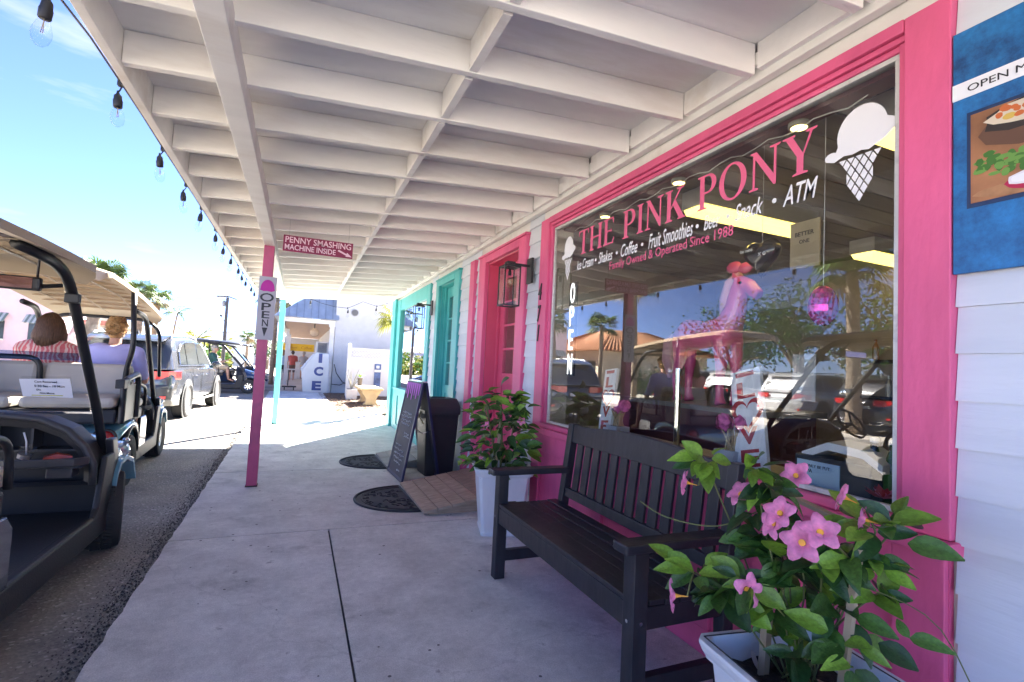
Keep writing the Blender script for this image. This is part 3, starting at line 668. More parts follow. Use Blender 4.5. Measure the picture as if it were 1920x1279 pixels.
# ---- front mandevilla
mv = wthing('mandevilla_plant', 'front mandevilla with large pink flowers climbing stakes in the near white planter', 'plant', (1.385, 1.005, .41))
r = random.Random(11)
CL = [ # centre, radius, leaves, light share, leaf size
 ((1.30,1.33,.985),.055,9,.75,.085), ((1.30,1.13,1.00),.05,8,.7,.075), ((1.33,1.10,.95),.06,12,.2,.085), ((1.50,.90,.87),.07,12,.6,.09), ((1.52,.86,.895),.05,7,.75,.088),
 ((1.20,1.26,.655),.06,10,.7,.09), ((1.23,1.17,.63),.07,14,.2,.095), ((1.25,1.09,.68),.06,9,.4,.085), ((1.38,1.16,.87),.065,13,.1,.09), ((1.38,1.15,.78),.07,14,.1,.09),
 ((1.38,1.08,.73),.08,16,.12,.10), ((1.40,.98,.77),.08,16,.12,.10), ((1.42,.92,.80),.06,7,.25,.09), ((1.50,.91,.77),.06,9,.45,.085), ((1.50,.90,.70),.06,9,.6,.08),
 ((1.36,1.10,.60),.07,11,.2,.10), ((1.40,1.10,.515),.05,8,.85,.085), ((1.40,.92,.58),.06,6,.6,.09), ((1.38,.88,.54),.05,4,.6,.085), ((1.45,.97,.64),.07,10,.1,.10), ((1.36,1.03,.50),.05,5,.2,.10)]
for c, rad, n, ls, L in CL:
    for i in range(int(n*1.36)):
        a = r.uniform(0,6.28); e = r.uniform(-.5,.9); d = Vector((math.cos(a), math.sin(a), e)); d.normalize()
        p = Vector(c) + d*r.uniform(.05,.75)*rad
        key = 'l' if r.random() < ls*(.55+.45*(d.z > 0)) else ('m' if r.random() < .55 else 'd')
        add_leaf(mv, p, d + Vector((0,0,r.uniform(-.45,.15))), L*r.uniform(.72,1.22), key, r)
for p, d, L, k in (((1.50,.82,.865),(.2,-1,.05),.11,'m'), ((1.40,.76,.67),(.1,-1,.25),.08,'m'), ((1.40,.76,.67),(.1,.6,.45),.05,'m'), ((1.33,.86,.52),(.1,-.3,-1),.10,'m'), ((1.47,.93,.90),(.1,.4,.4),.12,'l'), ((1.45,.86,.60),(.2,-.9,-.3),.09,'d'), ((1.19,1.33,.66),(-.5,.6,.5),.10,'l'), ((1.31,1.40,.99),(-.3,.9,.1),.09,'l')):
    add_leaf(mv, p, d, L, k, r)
FL = [((1.27,1.40,.905),(-.55,.75,.10),.052), ((1.30,1.19,.92),(-.6,.1,.45),.052), ((1.45,1.11,.985),(-.75,-.25,.35),.055), ((1.50,1.00,.945),(-.5,.6,.3),.050), ((1.50,.94,.895),(-.3,.8,.1),.045),
      ((1.28,1.03,.905),(-.7,-.1,.45),.055), ((1.28,1.055,.865),(-.75,.2,.15),.055), ((1.27,.95,.845),(-.75,-.35,.25),.062), ((1.30,.915,.885),(-.5,-.55,.55),.058), ((1.27,1.11,.65),(-.2,-.95,.05),.060), ((1.14,1.30,.575),(-.7,.6,-.1),.060)]
FL = [((p[0]*.965, p[1]*.965, 1.27+(p[2]-1.27)*.965), d, s) for p, d, s in FL]
for i, (p, d, s) in enumerate(FL):
    add_flower(mv, p, d, s*.88, r.uniform(0,6))
def vine(pts, rr=.003): 
    m = MB(); P = [Vector(p) for p in pts]; out = []
    for i in range(len(P)-1):
        a, b, c_, d_ = P[max(i-1,0)], P[i], P[i+1], P[min(i+2,len(P)-1)]
        for k in range(5):
            t = k/5; out.append(.5*((2*b)+(c_-a)*t+(2*a-5*b+4*c_-d_)*t*t+(3*b-a-3*c_+d_)*t**3))
    out.append(P[-1]); m.tube(out, rr, 5); return m.build('stem', stem_m, mv, smooth=True)
base = (1.38,1.04,.40)
for tgt in CL[:20:1]:
    c = tgt[0]; mid = ((base[0]+c[0])/2+r.uniform(-.03,.05), (base[1]+c[1])/2+r.uniform(-.04,.04), (.40+c[2])/2+.03)
    vine([(base[0]+r.uniform(-.03,.05), base[1]+r.uniform(-.06,.06), .40), mid, c], .0028)
for p, d, s in FL:
    q = Vector(p)-Vector(d).normalized()*.05; t_ = min((Vector(c[0]) for c in CL), key=lambda c: (c-q).length)
    vine([tuple(q), tuple((q+t_)/2+Vector((0,0,.012))), tuple(t_)], .003)
vine([(1.38,1.16,.87),(1.27,1.24,.80),(1.17,1.36,.80),(1.12,1.44,.835)], .0022)
vine([(1.42,.88,.74),(1.45,.72,.70),(1.44,.60,.45),(1.40,.58,.30)], .0016)
stk = MB()
stk.bar((1.40,.93,.38),(1.43,.90,.83),.018); stk.bar((1.33,1.11,.38),(1.36,1.12,.62),.022); stk.bar((1.47,1.17,.915),(1.50,.93,.862),.028,.012); stk.bar((1.46,1.03,.40),(1.46,.86,.42),.02)
stk.build('stake', mat('pale_stake', (.34,.27,.18), .7), mv)
tg = MB(); tg.lathe([(.022,0),(.026,.002)], (0,0,0), 14); to = tg.build('plant_tag', white, mv); to.location = (1.335,1.145,.425); to.rotation_euler = (1.1,.1,.6)
# ---- rear mandevilla
m2 = wthing('mandevilla_plant', 'bushier mandevilla with small pale pink flowers in the far planter by the doorway', 'plant', (1.54,3.72,.45))
r = random.Random(5)
for i in range(268):
    h = r.random(); z = .50 + .56*h; rad = .20*math.sin(math.pi*min(1,.25+h*.68))+.05
    a = r.uniform(0,6.28); q = r.uniform(.35,1)
    c = Vector((1.50+rad*q*math.cos(a), 3.70+rad*1.25*q*math.sin(a), z))
    if h > .72:
        k = r.choice(((1.46,3.92,.98),(1.52,3.52,1.02),(1.50,3.34,.95))); c = Vector(k)+Vector((r.gauss(0,.035),r.gauss(0,.05),r.gauss(0,.05)))
    d = Vector((math.cos(a), math.sin(a), r.uniform(-.5,.6)))
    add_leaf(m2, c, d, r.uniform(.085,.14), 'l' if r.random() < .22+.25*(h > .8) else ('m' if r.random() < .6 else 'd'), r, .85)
for c in ((1.32,3.95,.52),(1.30,4.02,.46),(1.36,3.90,.50),(1.40,4.10,.88)):
    for k in range(6): add_leaf(m2, c, (r.uniform(-1,.3),r.uniform(-.3,1),r.uniform(-.3,.5)), r.uniform(.06,.1), r.choice('llm'), r, .8)
for p, d in (((1.36,3.72,.80),(-.7,-.5,.2)),((1.33,3.66,.84),(-.8,-.3,.1)),((1.34,3.58,.84),(-.8,-.4,.2)),((1.32,3.50,.76),(-.8,-.2,.3)),((1.36,3.72,.58),(-.7,-.2,.1)),((1.42,3.36,.64),(-.6,-.6,.1)),((1.50,3.30,.90),(-.4,-.9,.1)))[::2]:
    add_flower(m2, p, d, r.uniform(.028,.038), r.uniform(0,6))
tr = MB()
for k in range(6):
    a = k*1.05; tr.tube([(1.53+.03*math.cos(a),3.72+.03*math.sin(a),.45),(1.52+.08*math.cos(a),3.70+.1*math.sin(a),.7),(1.50+.13*math.cos(a),3.70+.18*math.sin(a),.98)], .005, 5)
tr.tube([(1.44,3.86,.72),(1.38,4.05,.86),(1.35,4.25,.90)], .003, 5); tr.build('stem', stem_m, m2)
MB().bar((1.50,3.75,.45),(1.47,3.62,.86),.02).bar((1.47,4.05,.45),(1.48,4.0,.95),.014).build('stake', mat('pale_stake', (.34,.27,.18)), m2)
# fallen blossom under the bench
fb = MB(); fb.lathe([(.002,0),(.02,.006),(.035,.016),(.03,.02)], (1.44,3.12,.001), 7); tag(fb.build('fallen_blossom', petal_m, smooth=True), 'small pink blossom lying on the concrete behind the bench leg', 'flower')

# ================================================================== mats, ramps
mat_m = mat('black_rubber_mat', (.02,.02,.024), .55, var=.2)
def doormat(cx, cy, w_, d_, rz, label):
    t = thing('doormat', label, 'doormat', (cx, cy, 0), rz, 'half round scroll doormats')
    # local: flat side along y at x=0, round side towards -x
    hp = [(0,-w_/2)] + arc(0,0,d_,w_/2,270,90,28)
    MB().prism(arc(0,0,d_*.985,w_/2*.985,90,270,28), lambda u, v: Vector((u,v,.001)), (0,0,.006)).build('base', mat('mat_base', (.045,.045,.05), .8), t)
    bd = MB(); P = [Vector((d_*math.cos(R(a)), w_/2*math.sin(R(a)), .009)) for a in range(90,271,6)]
    bd.tube(P, .011, 6); bd.tube([p*.87+Vector((0,0,.0015)) for p in P], .005, 5); bd.bar((0,-w_/2,.008),(0,w_/2,.008),.02,.012)
    bd.build('rim', mat_m, t, smooth=True)
    sc2 = MB(); rr = random.Random(3)
    for i in range(34):
        a = R(rr.uniform(98,262)); q = math.sqrt(rr.uniform(.03,.72)); c = Vector((d_*q*math.cos(a), w_/2*q*math.sin(a), .0095)); s0 = rr.uniform(.025,.05); a0 = rr.uniform(0,6.28); sg_ = rr.choice((-1,1))
        sc2.tube([c + Vector((math.cos(a0+sg_*k*.55), math.sin(a0+sg_*k*.55), 0))*s0*(1-k*.085) for k in range(10)], .0048, 5)
    struct(sc2.build('scrollwork', mat_m, t, smooth=True), 'stuff'); return t
doormat(1.055, 4.80, .92, .50, R(2), 'black half round scroll doormat at the foot of the near wooden ramp')
doormat(1.06, 6.62, .90, .50, R(2), 'black half round scroll doormat farther off behind the chalkboard')
def ramp(x0, x1, ya, yb, h, label, m):
    t = wthing('wooden_ramp', label, 'ramp', (x0, (ya+yb)/2, 0), 'wooden ramps at the shop doors')
    n = 6; L = x1-x0
    for i in range(n):
        a, b = x0+L*i/n+.0045, x0+L*(i+1)/n-.0045; za, zb = .012+h*(a-x0)/L, .012+h*(b-x0)/L; j = rnd.uniform(-.006,.006)
        MB().add([(a,ya+j,za),(b,ya+j,zb),(b,yb+j,zb),(a,yb+j,za),(a,ya+j,za+.024),(b,ya+j,zb+.024),(b,yb+j,zb+.024),(a,yb+j,za+.024)], [(0,3,2,1),(4,5,6,7),(0,1,5,4),(1,2,6,5),(2,3,7,6),(3,0,4,7)]).build('plank', m, t, bevel=.002)
    for y in (ya+.025, yb-.065):
        MB().prism([(x0+.05,.001),(x1,.001),(x1,h+.008),(x0+.05,.012)], lambda u, v: Vector((u,y,v)), (0,.04,0)).build('side_board', m, t)
    return t
ramp(1.052, 1.795, 4.215, 5.29, .13, 'wooden plank ramp up to the pink door', wood)
ramp(1.052, 1.795, 6.16, 7.06, .13, 'grey wooden plank ramp up to the turquoise door', mat('grey_wood', (.33,.31,.28), .85, var=.2, vs_=7, bump=.4, bs=30))

# ================================================================== chalkboard A-sign
ab = wthing('chalkboard_sign', 'folding chalkboard A sign with purple drips standing on the walk', 'sign', (1.3,5.8,0))
navy = mat('navy_frame', (.02,.025,.075), .5); slate = mat('chalkboard', (.055,.055,.065), .75, var=.25, vs_=3)
A0, A1 = Vector((1.062,6.06,0)), Vector((1.092,5.40,0)); B0, B1 = Vector((1.475,6.18,0)), Vector((1.55,5.62,0))
T0, T1 = Vector((1.255,6.11,1.065)), Vector((1.285,5.47,1.065))
def panel(P0, P1, Q0, Q1, off, nm):
    f = lambda u, v: (P0*(1-u)+P1*u)*(1-v)+(Q0*(1-u)+Q1*u)*v
    nrm = (P1-P0).cross(Q0-P0).normalized()*off
    b = MB(); b.prism([(0.05,.03),(.95,.03),(.95,.97),(.05,.97)], lambda u, v: f(u,v), nrm*.4); o = b.build(nm, slate, ab)
    fr = MB()
    for (a, c_) in (((0,0),(0,1)),((1,0),(1,1)),((0,.02),(1,.02)),((0,.985),(1,.985))): fr.bar(f(*a), f(*c_), .036, .026, upv=tuple(nrm.normalized()))
    fr.build('frame', navy, ab, bevel=.003); return f, nrm
fA, nA = panel(A0, A1, T0, T1, .02, 'board'); fB, nB = panel(B0, B1, T0+Vector((.03,0,0)), T1+Vector((.03,0,0)), .02, 'board')
facing = -1 if nA.x > 0 else 1
chalk = mat('chalk', (.62,.62,.64), .9)
def chalkrow(v, u0, u1, seed):
    rr = random.Random(seed); m = MB(); u = u0
    while u < u1:
        k = rr.uniform(.05,.11)
        P = [fA(u+k*j/4, v+rr.uniform(-.011,.011)) + nA.normalized()*facing*.012 + (Vector((0,0,0))) for j in range(5)]
        m.tube(P, .0028, 4); u += k+.025
    return m
ck = MB()
for v, u0, u1 in ((.665,.2,.78),(.625,.16,.8),(.585,.2,.75),(.545,.22,.7),(.46,.55,.8),(.43,.58,.8),(.32,.18,.5),(.275,.15,.72),(.235,.2,.78),(.19,.22,.7),(.15,.3,.75),(.085,.6,.8)):
    q = chalkrow(v, u0, u1, int(v*1000)); ck.add(q.v, q.f)
ck.build('chalk_writing', chalk, ab)
pr_ = MB(); 
for i in range(7):
    u = .05+i*.135; L = (.13,.17,.12,.18,.13,.16,.12)[i]
    P = [fA(u,.985)+nA.normalized()*facing*.020, fA(u+.105,.985)+nA.normalized()*facing*.020, fA(u+.07,.985-L)+nA.normalized()*facing*.014, fA(u+.035,.985-L)+nA.normalized()*facing*.014]
    pr_.add(P, [(0,1,2,3)])
pr_.build('purple_drips', mat('purple_paint', (.45,.05,.50), .5), ab, solid=.003)
MB().tube([fA(.97,.55), fA(.97,.55)*.5+fB(.97,.5)*.5-Vector((0,0,.05)), fB(.97,.5)], .004, 5).build('chain', chrome, ab)
MB().bar(T0+Vector((.015,0,.012)), T1+Vector((.015,0,.012)), .05, .012).build('hinge', chrome, ab)

# ================================================================== bin
bn = thing('trash_bin', 'black square trash bin with a lid behind the chalkboard', 'bin', (1.57, 5.86, 0), R(3))
def sq(s, z, c=.1):
    c *= s; return [(-s+c,-s,z),(s-c,-s,z),(s,-s+c,z),(s,s-c,z),(s-c,s,z),(-s+c,s,z),(-s,s-c,z),(-s,-s+c,z)]
MB().loft([sq(s,z) for s, z in ((.165,0),(.17,.02),(.195,.66),(.2,.70))]).build('body', blackplastic, bn, bevel=.004)
MB().loft([sq(s,z) for s, z in ((.212,.701),(.215,.72),(.212,.79),(.20,.83),(.17,.885),(.12,.89),(.11,.86))]).build('lid', mat('bin_lid', (.035,.035,.04), .45), bn, bevel=.006)
tg_ = MB(); tg_.tube([(-.214,-.02,.73),(-.235,.0,.66),(-.236,.08,.60)], .006, 5); tg_.tube([(-.214,-.02,.73),(-.235,-.05,.66),(-.225,-.19,.60)], .006, 5); tg_.build('tie_cord', mat('tan_cord', (.35,.27,.15), .8), bn)

# ================================================================== lanterns
def lantern(y, label):
    t = thing('wall_lantern', label, 'wall lamp', (1.80, y, 2.03), 0, 'black box lanterns by the shop doors')
    MB().box((-.022,-.05,-.02),(-.001,.05,.20)).build('back_plate', black, t, bevel=.003)
    MB().bar((-.022,0,.13),(-.20,0,.13),.02).bar((-.20,0,.12),(-.20,0,.145),.07).build('arm', black, t)
    s, z0, z1 = .068, -.235, .105; f = MB()
    cx = -.20
    for a in (-1,1):
        for b in (-1,1): f.box((cx+a*s-.005,b*s-.005,z0),(cx+a*s+.005,b*s+.005,z1))
    for z in (z0, z1-.01):
        for a in (-1,1): f.box((cx+a*s-.0055,-s,z),(cx+a*s+.0055,s,z+.012)); f.box((cx-s,a*s-.0056,z+.0004),(cx+s,a*s+.0056,z+.0116))
    f.box((cx-s+.004,-s+.004,z1-.004),(cx+s-.004,s-.004,z1+.006)); f.build('lantern_frame', black, t)
    gl = MB()
    for a in (-1,1): gl.box((cx+a*s-.001,-s+.005,z0+.01),(cx+a*s+.001,s-.005,z1-.01)); gl.box((cx-s+.005,a*s-.001,z0+.01),(cx+s-.005,a*s+.001,z1-.01))
    gl.build('glass_panel', clear, t)
    bl = MB(); bl.lathe([(.008,.02),(.014,.0),(.014,-.03)], (cx,0,.06), 10); b_ = bl.build('bulb_holder', black, t)
    MB().lathe([(.012,.03),(.018,.0),(.026,-.04),(.02,-.075),(0,-.09)], (cx,0,.0), 12).build('bulb', clear, b_, smooth=True)
    return t
lantern(3.905, 'black glass box lantern on the white boards beside the pink door')
lantern(7.38, 'black glass box lantern between the turquoise door and turquoise window')

# ================================================================== blue menu poster
def poster_mat():
    m = bpy.data.materials.new('mottled_blue_print'); m.use_nodes = True; nt = m.node_tree; b = nt.nodes['Principled BSDF']; b.inputs['Roughness'].default_value = .45
    t = nt.nodes.new('ShaderNodeTexCoord'); n = nt.nodes.new('ShaderNodeTexNoise'); n.inputs['Scale'].default_value = 9; n.inputs['Detail'].default_value = 12; n.inputs['Roughness'].default_value = .75
    c = nt.nodes.new('ShaderNodeValToRGB'); e = c.color_ramp.elements; e[0].position = .32; e[0].color = (.004,.03,.11,1); e[1].position = .68; e[1].color = (.02,.20,.50,1)
    nt.links.new(t.outputs['Object'], n.inputs['Vector']); nt.links.new(n.outputs[0], c.inputs[0]); nt.links.new(c.outputs[0], b.inputs['Base Color']); return m
po = wthing('menu_poster', 'mottled blue banner with a food photo and a white hand lettered strip', 'poster', (1.81,.5,2.0))
bx('panel', (1.803,.12,1.62), (1.815,.868,2.37), poster_mat(), po, .002)
bx('paper_strip', (1.8005,.10,2.155), (1.8025,.868,2.206), paper, po)
put_text('OPEN M', (1.7995,.762,2.180), WX, WY, ink, po, width=.135, height=.021)
bx('photo_border', (1.8012,.30,1.812), (1.8028,.832,2.105), mat('navy_print', (.01,.03,.09), .5), po)
bx('food_photo', (1.7998,.31,1.825), (1.8010,.822,2.094), mat('brown_table_print', (.30,.13,.055), .5, var=.5, vs_=6), po)
fp = MB(); X_ = 1.7992
bc = [0]
def blob(cy, cz, ry, rz, mi, seed):
    rr = random.Random(seed); bc[0] += 1; pts = [(X_-.00002*bc[0], cy+ry*math.cos(a*.5236)*rr.uniform(.85,1.1), cz+rz*math.sin(a*.5236)*rr.uniform(.85,1.1)) for a in range(12)][::-1]; fp.add(pts, [tuple(range(12))], mi)
blob(.60,2.02,.21,.06,6,50); blob(.69,2.050,.105,.045,0,1); blob(.69,2.058,.094,.034,1,2)
r_ = random.Random(6)
for i in range(22): blob(.69+r_.uniform(-.08,.08), 2.062+r_.uniform(-.022,.022), r_.uniform(.008,.016), r_.uniform(.006,.011), r_.choice((5,5,5,7,2)), i+60)
for i in range(46):
    a = r_.uniform(0,3.1); blob(max(.64,min(.80,.735+r_.gauss(0,.05))), 1.925+r_.gauss(0,.016), .006+.010*abs(math.cos(a)), .005+.008*abs(math.sin(a)), r_.choice((2,2,8)), i+100)
blob(.62,1.845,.20,.022,9,33)
for cy_, cz_ in ((.655,1.875),(.70,1.862)): blob(cy_,cz_-.004,.046,.024,3,30); blob(cy_,cz_+.004,.042,.019,4,31); blob(cy_,cz_+.005,.030,.012,10,34)
fp.build('food_print', [mat('dark_bowl_print', (.03,.02,.015)), mat('cream_print', (.62,.52,.38)), mat('herb_print', (.05,.15,.02)), mat('radish_print', (.42,.01,.06)), mat('white_print', (.70,.66,.68)), mat('orange_print', (.55,.13,.03)), mat('shadow_print', (.12,.055,.03)), mat('yellow_print', (.6,.4,.08)), mat('light_herb_print', (.13,.28,.05)), mat('board_print', (.40,.20,.09), var=.3, vs_=20), mat('radish_core_print', (.78,.76,.78))], po)
tag(po, 'mottled blue banner with a food photo and a white hand lettered strip', 'poster')

# ================================================================== string lights
cord = mat('black_cord', (.012,.013,.016), .6); bulbg = glass_mat('bulb_glass', (.95,.96,.965), 1.4, 1.0)
sk_mb = MB().lathe([(.004,.075),(.007,.06),(.015,.05),(.017,.03),(.019,.026),(.018,-.002),(.015,-.006)], (0,0,0), 12)
gl_mb = MB().lathe([(.014,-.004),(.020,-.02),(.0265,-.045),(.027,-.06),(.021,-.082),(.010,-.093),(0,-.095)], (0,0,0), 14)
fi_mb = MB().tube([(0,0,-.004),(.003,0,-.05),(-.003,0,-.05),(0,0,-.01)], .0015, 4)
def string_light(name, label, pts_bulbs, wire_pts, hang):
    t = wthing(name, label, 'string lights', tuple(pts_bulbs[0]), 'outdoor bulb strings')
    MB().tube(wire_pts, .0045, 5).build('wire', cord, t)
    for p in pts_bulbs:
        p = Vector(p); j = Vector((rnd.uniform(-.012,.012), rnd.uniform(-.02,.02), 0)); e = p+Vector((0,0,-hang))+j
        h = MB(); h.box((-.008,-.012,-.02),(.008,.012,.02)); h.tube([Vector((0,0,-.02)), Vector((.006,.004,-hang*.5))+j*.4, Vector((0,0,-hang))+j], .0035, 5)
        s0 = h.build('lamp_drop', cord, t); s0.location = p
        s1 = sk_mb.build('socket', cord, s0, smooth=True); s1.location = Vector((0,0,-hang-.07))+j; s1.rotation_euler = (rnd.uniform(-.1,.1), rnd.uniform(-.1,.1), 0)
        s2 = gl_mb.build('bulb', bulbg, s0, smooth=True); s2.location = s1.location; s2.rotation_euler = s1.rotation_euler
        s3 = fi_mb.build('filament', mat('filament', (.5,.42,.3), .4, .6), s0); s3.location = s1.location; s3.rotation_euler = s1.rotation_euler
    return t
bp_ = []; wp_ = []
ybs = [2.06, 2.74, 3.51, 4.18, 4.79, 5.55, 6.20, 6.85, 7.55, 8.2, 8.8, 9.5, 10.2]
for y in ybs: bp_.append(Vector((-.822, y, 2.475 - (.035 if y == 2.06 else 0))))
prev = Vector((-.822,.9,2.50))
for i, p in enumerate(bp_):
    wp_ += [prev.lerp(p,.5)+Vector((-.004,0,.018 if i == 1 else .010)), p]; prev = p
string_light('string_lights', 'row of clear bulbs on black cord along the porch eave', bp_, [Vector((-.822,.6,2.52))]+wp_, .045)
w2 = [(-.75,10.98,2.46),(-.50,10.98,2.44),(-.26,10.98,2.50),(0.0,10.98,2.545),(.16,10.98,2.49),(.36,10.98,2.42),(.62,10.98,2.372),(.88,10.98,2.365),(1.02,10.98,2.44),(1.18,10.98,2.53),(1.34,10.98,2.49),(1.47,10.98,2.46),(1.58,10.98,2.50),(1.70,10.98,2.55)]
string_light('string_lights', 'short swagged string of bulbs across the far end of the porch', [(.16,10.98,2.49),(.88,10.98,2.365),(1.47,10.98,2.46)], w2, .03)
# wire from the canopy up to the pole across the sky is part of the pole below

# ================================================================== inside the shop window
bx('display_ledge', (2.0,1.05,.80), (2.32,3.53,.84), mat('ledge_white', (.5,.48,.46), .6), shop)
lb = wthing('puck_light_beam', 'dark red beam inside the window carrying three lit puck lights', 'light', (1.95,2.3,2.42))
bx('beam', (1.90,1.05,2.40), (1.99,3.53,2.47), mat('dark_maroon', (.13,.03,.035), .6), lb)
for y in (2.99, 2.24, 1.49):
    p = MB().lathe([(.042,.0),(.044,-.02),(.036,-.022)], (1.935,y,2.399), 16).build('puck', mat('grey_plastic', (.35,.32,.26), .5), lb, smooth=True)
    MB().lathe([(.033,-.0225),(0,-.0235)], (1.935,y,2.399), 16).build('lens', amber, p)
MB().tube([(1.93,3.4+(-2.2)*i/30,2.375+.012*math.sin(i*1.9)) for i in range(31)], .003, 4).build('wire', mat('white_wire', (.6,.58,.55), .5), lb)
def tubelight(xa, xb, y, label):
    t = wthing('fluorescent_light', label, 'ceiling light', ((xa+xb)/2, y, 2.5), 'fluorescent ceiling lights')
    bx('housing', (xa,y-.11,2.47), (xb,y+.11,2.598), white, t)
    MB().prism([(y-.10,2.469),(y-.075,2.425),(y+.075,2.425),(y+.10,2.469)], lambda u, v: Vector((xa+.01,u,v)), (xb-xa-.02,0,0)).build('diffuser', mat('lit_diffuser', (.9,.85,.55), .5, emit=(1,.70,.16), es=.38), t)
tubelight(2.48, 3.62, 2.72, 'lit yellow tube light on the shop ceiling behind the painted menu line')
tubelight(2.35, 3.3, 1.42, 'lit yellow tube light beside the large white cone on the glass')
tubelight(4.6, 5.8, 2.9, 'farther lit tube light deep inside the shop')
def lovesign(pts0, pts1, tilt, label, yc, x, z0, h, w_):
    t = wthing('love_sign', label, 'sign', (x,yc,z0), 'LOVE planks in the window')
    nx = Vector((0,0,1)); top = Vector((x+.08, yc+tilt, z0+h)); bot = Vector((x, yc, z0))
    upd = (top-bot).normalized(); rgt = Vector((0,-1,0)); rgt = (rgt-upd*rgt.dot(upd)).normalized(); nrm = rgt.cross(upd)
    F = lambda u, v: bot+rgt*u+upd*v
    MB().prism([(-w_/2,0),(w_/2,0),(w_/2,h),(-w_/2,h)], lambda u, v: F(u,v)-nrm*.02, nrm*.02).build('plank', mat('whitewash_plank', (.82,.82,.83), .6, var=.12, stretch=(1,8,1)), t)
    rd = mat('red_letters', (.45,.03,.04), .5)
    for c, vz in (('L',.80),('V',.36),('E',.15)):
        me = text_mesh(c, height=h*.16, width=w_*.60, bold=.03); me.materials.append(rd); me.transform(frame(F(0,h*vz)+nrm*.0015, rgt, upd)); link('lettering', me, t)
    hp = [(16*math.sin(a)**3*.017*w_*2, (13*math.cos(a)-5*math.cos(2*a)-2*math.cos(3*a)-math.cos(4*a))*.017*w_*2) for a in [i*6.283/28 for i in range(28)]]
    hm = MB(); n = 28
    o = [F(u, h*.57+v)+nrm*.001 for u, v in hp]; i_ = [F(u*.72, h*.57+v*.72)+nrm*.001 for u, v in hp]
    hm.add(o+i_, [(k, (k+1)%n, (k+1)%n+n, k+n) for k in range(n)]); hm.build('heart', rd, t)
    MB().bar(F(-w_*.3,h*.955)+nrm*.002, F(w_*.3,h*.955)+nrm*.002, .006, .02).build('rope', rd, t)
lovesign(0,0,.13,'white LOVE plank sign leaning in the window beside the roses', 1.69, 1.93, .842, .50, .17)
lovesign(0,0,.05,'narrow LOVE plank sign leaning near the left end of the window', 2.93, 1.95, .842, .47, .14)
rose = mat('pink_peony', (.68,.14,.38), .6, var=.3, vs_=50)
def vase(y, x, label, n):
    t = wthing('flower_vase', label, 'flowers', (x,y,.842), 'peonies in wooden vases')
    MB().box((x-.05,y-.06,.842),(x+.05,y+.06,.93)).build('vase', mat('white_box_vase', (.6,.62,.64), .5), t)
    m = MB(); r = random.Random(4)
    for i in range(16): m.bar((x+r.uniform(-.03,.03),y+r.uniform(-.04,.04),.93),(x+r.uniform(-.035,.035),y+r.uniform(-.05,.05),1.03),.007)
    m.build('stem', mat('kraft_stem', (.45,.32,.17), .8), t)
    for k in range(n):
        c = Vector((x+r.uniform(-.02,.02), y+(-.045+.09*k/max(1,n-1)), 1.065+r.uniform(-.01,.012))); pm = MB()
        for i in range(26):
            d = Vector((r.gauss(0,1),r.gauss(0,1),r.gauss(.3,1))).normalized(); a = d.orthogonal().normalized(); b = d.cross(a); s = .022; q = c+d*.033
            pm.add([q-a*s-b*s*.6, q+a*s-b*s*.6+d*.006, q+a*s*.7+b*s+d*.01, q-a*s*.7+b*s+d*.004], [(0,1,2,3)])
        pm.ball(c, .034, 8); pm.build('peony', rose, t)
vase(1.84, 1.96, 'two pink peonies in a white box vase left of the larger LOVE sign', 2)
vase(2.78, 1.96, 'pink peonies in a white box vase near the left end of the window', 3)
def ledge_thing(name, label, cat, build): 
    t = wthing(name, label, cat, (1.95,1.3,.842)); build(t); return t
MB().lathe([(.018,0),(.018,1.02)], (2.02,2.29,.30), 12).build('pole', chrome, wthing('steel_pole', 'bare steel pole standing just inside the shop window', 'pole', (2.02,2.29,.3)))
nb = wthing('napkin_box', 'black counter box with a pale blue notice in the window corner', 'box', (1.95,1.35,.842))
bx('body', (1.905,1.16,.842), (2.03,1.46,.985), mat('dark_box', (.03,.03,.035), .4), nb, .008)
bx('notice', (1.901,1.27,.855), (1.904,1.445,.965), mat('pale_blue_card', (.42,.56,.66), .5), nb)
put_text('ONLY BE PUT', (1.9,1.357,.945), WX, WY, ink, nb, width=.10); put_text('PA', (1.9,1.39,.925), WX, WY, ink, nb, width=.022)
def lw(t): MB().loft([[(1.92,y,z),(2.04,y,z+.01)] + [(2.05,y,z-.03),(1.92,y,z-.03)] for y, z in ((1.13,.992),(1.2,1.035),(1.33,1.045),(1.44,.992))]).build('shell', white, t)
ledge_thing('white_dome_lid', 'white curved lid on top of the black counter box', 'lid', lw)
for y, c, l in ((1.20,(.02,.03,.10),'dark blue'),(1.135,(.07,.19,.03),'green'),(1.075,(.45,.20,.02),'amber')):
    b_ = wthing('drink_bottle', l+' labelled drink bottle standing in the right corner of the window', 'bottle', (1.99,y,.842), 'bottles in the window corner')
    MB().lathe([(.029,0),(.031,.02),(.031,.13),(.026,.16),(.013,.20),(.012,.225)], (1.99,y,.842), 12).build('bottle', mat(l.replace(' ','_')+'_bottle', tuple(v*.5 for v in c), .15, coat=.5), b_, smooth=True)
    MB().lathe([(.0318,.05),(.0318,.12)], (1.99,y,.842), 12).build('bottle_label', mat(l.replace(' ','_')+'_label', c, .5), b_)
    MB().lathe([(.015,.222),(.015,.24),(0,.24)], (1.99,y,.842), 10).build('cap', mat('white_cap', (.6,.6,.6)), b_)
ps = wthing('poinsettia', 'artificial red and pink blossom lying on the ledge in the window corner', 'flower', (1.89,1.10,.88))
pm = MB(); r = random.Random(8)
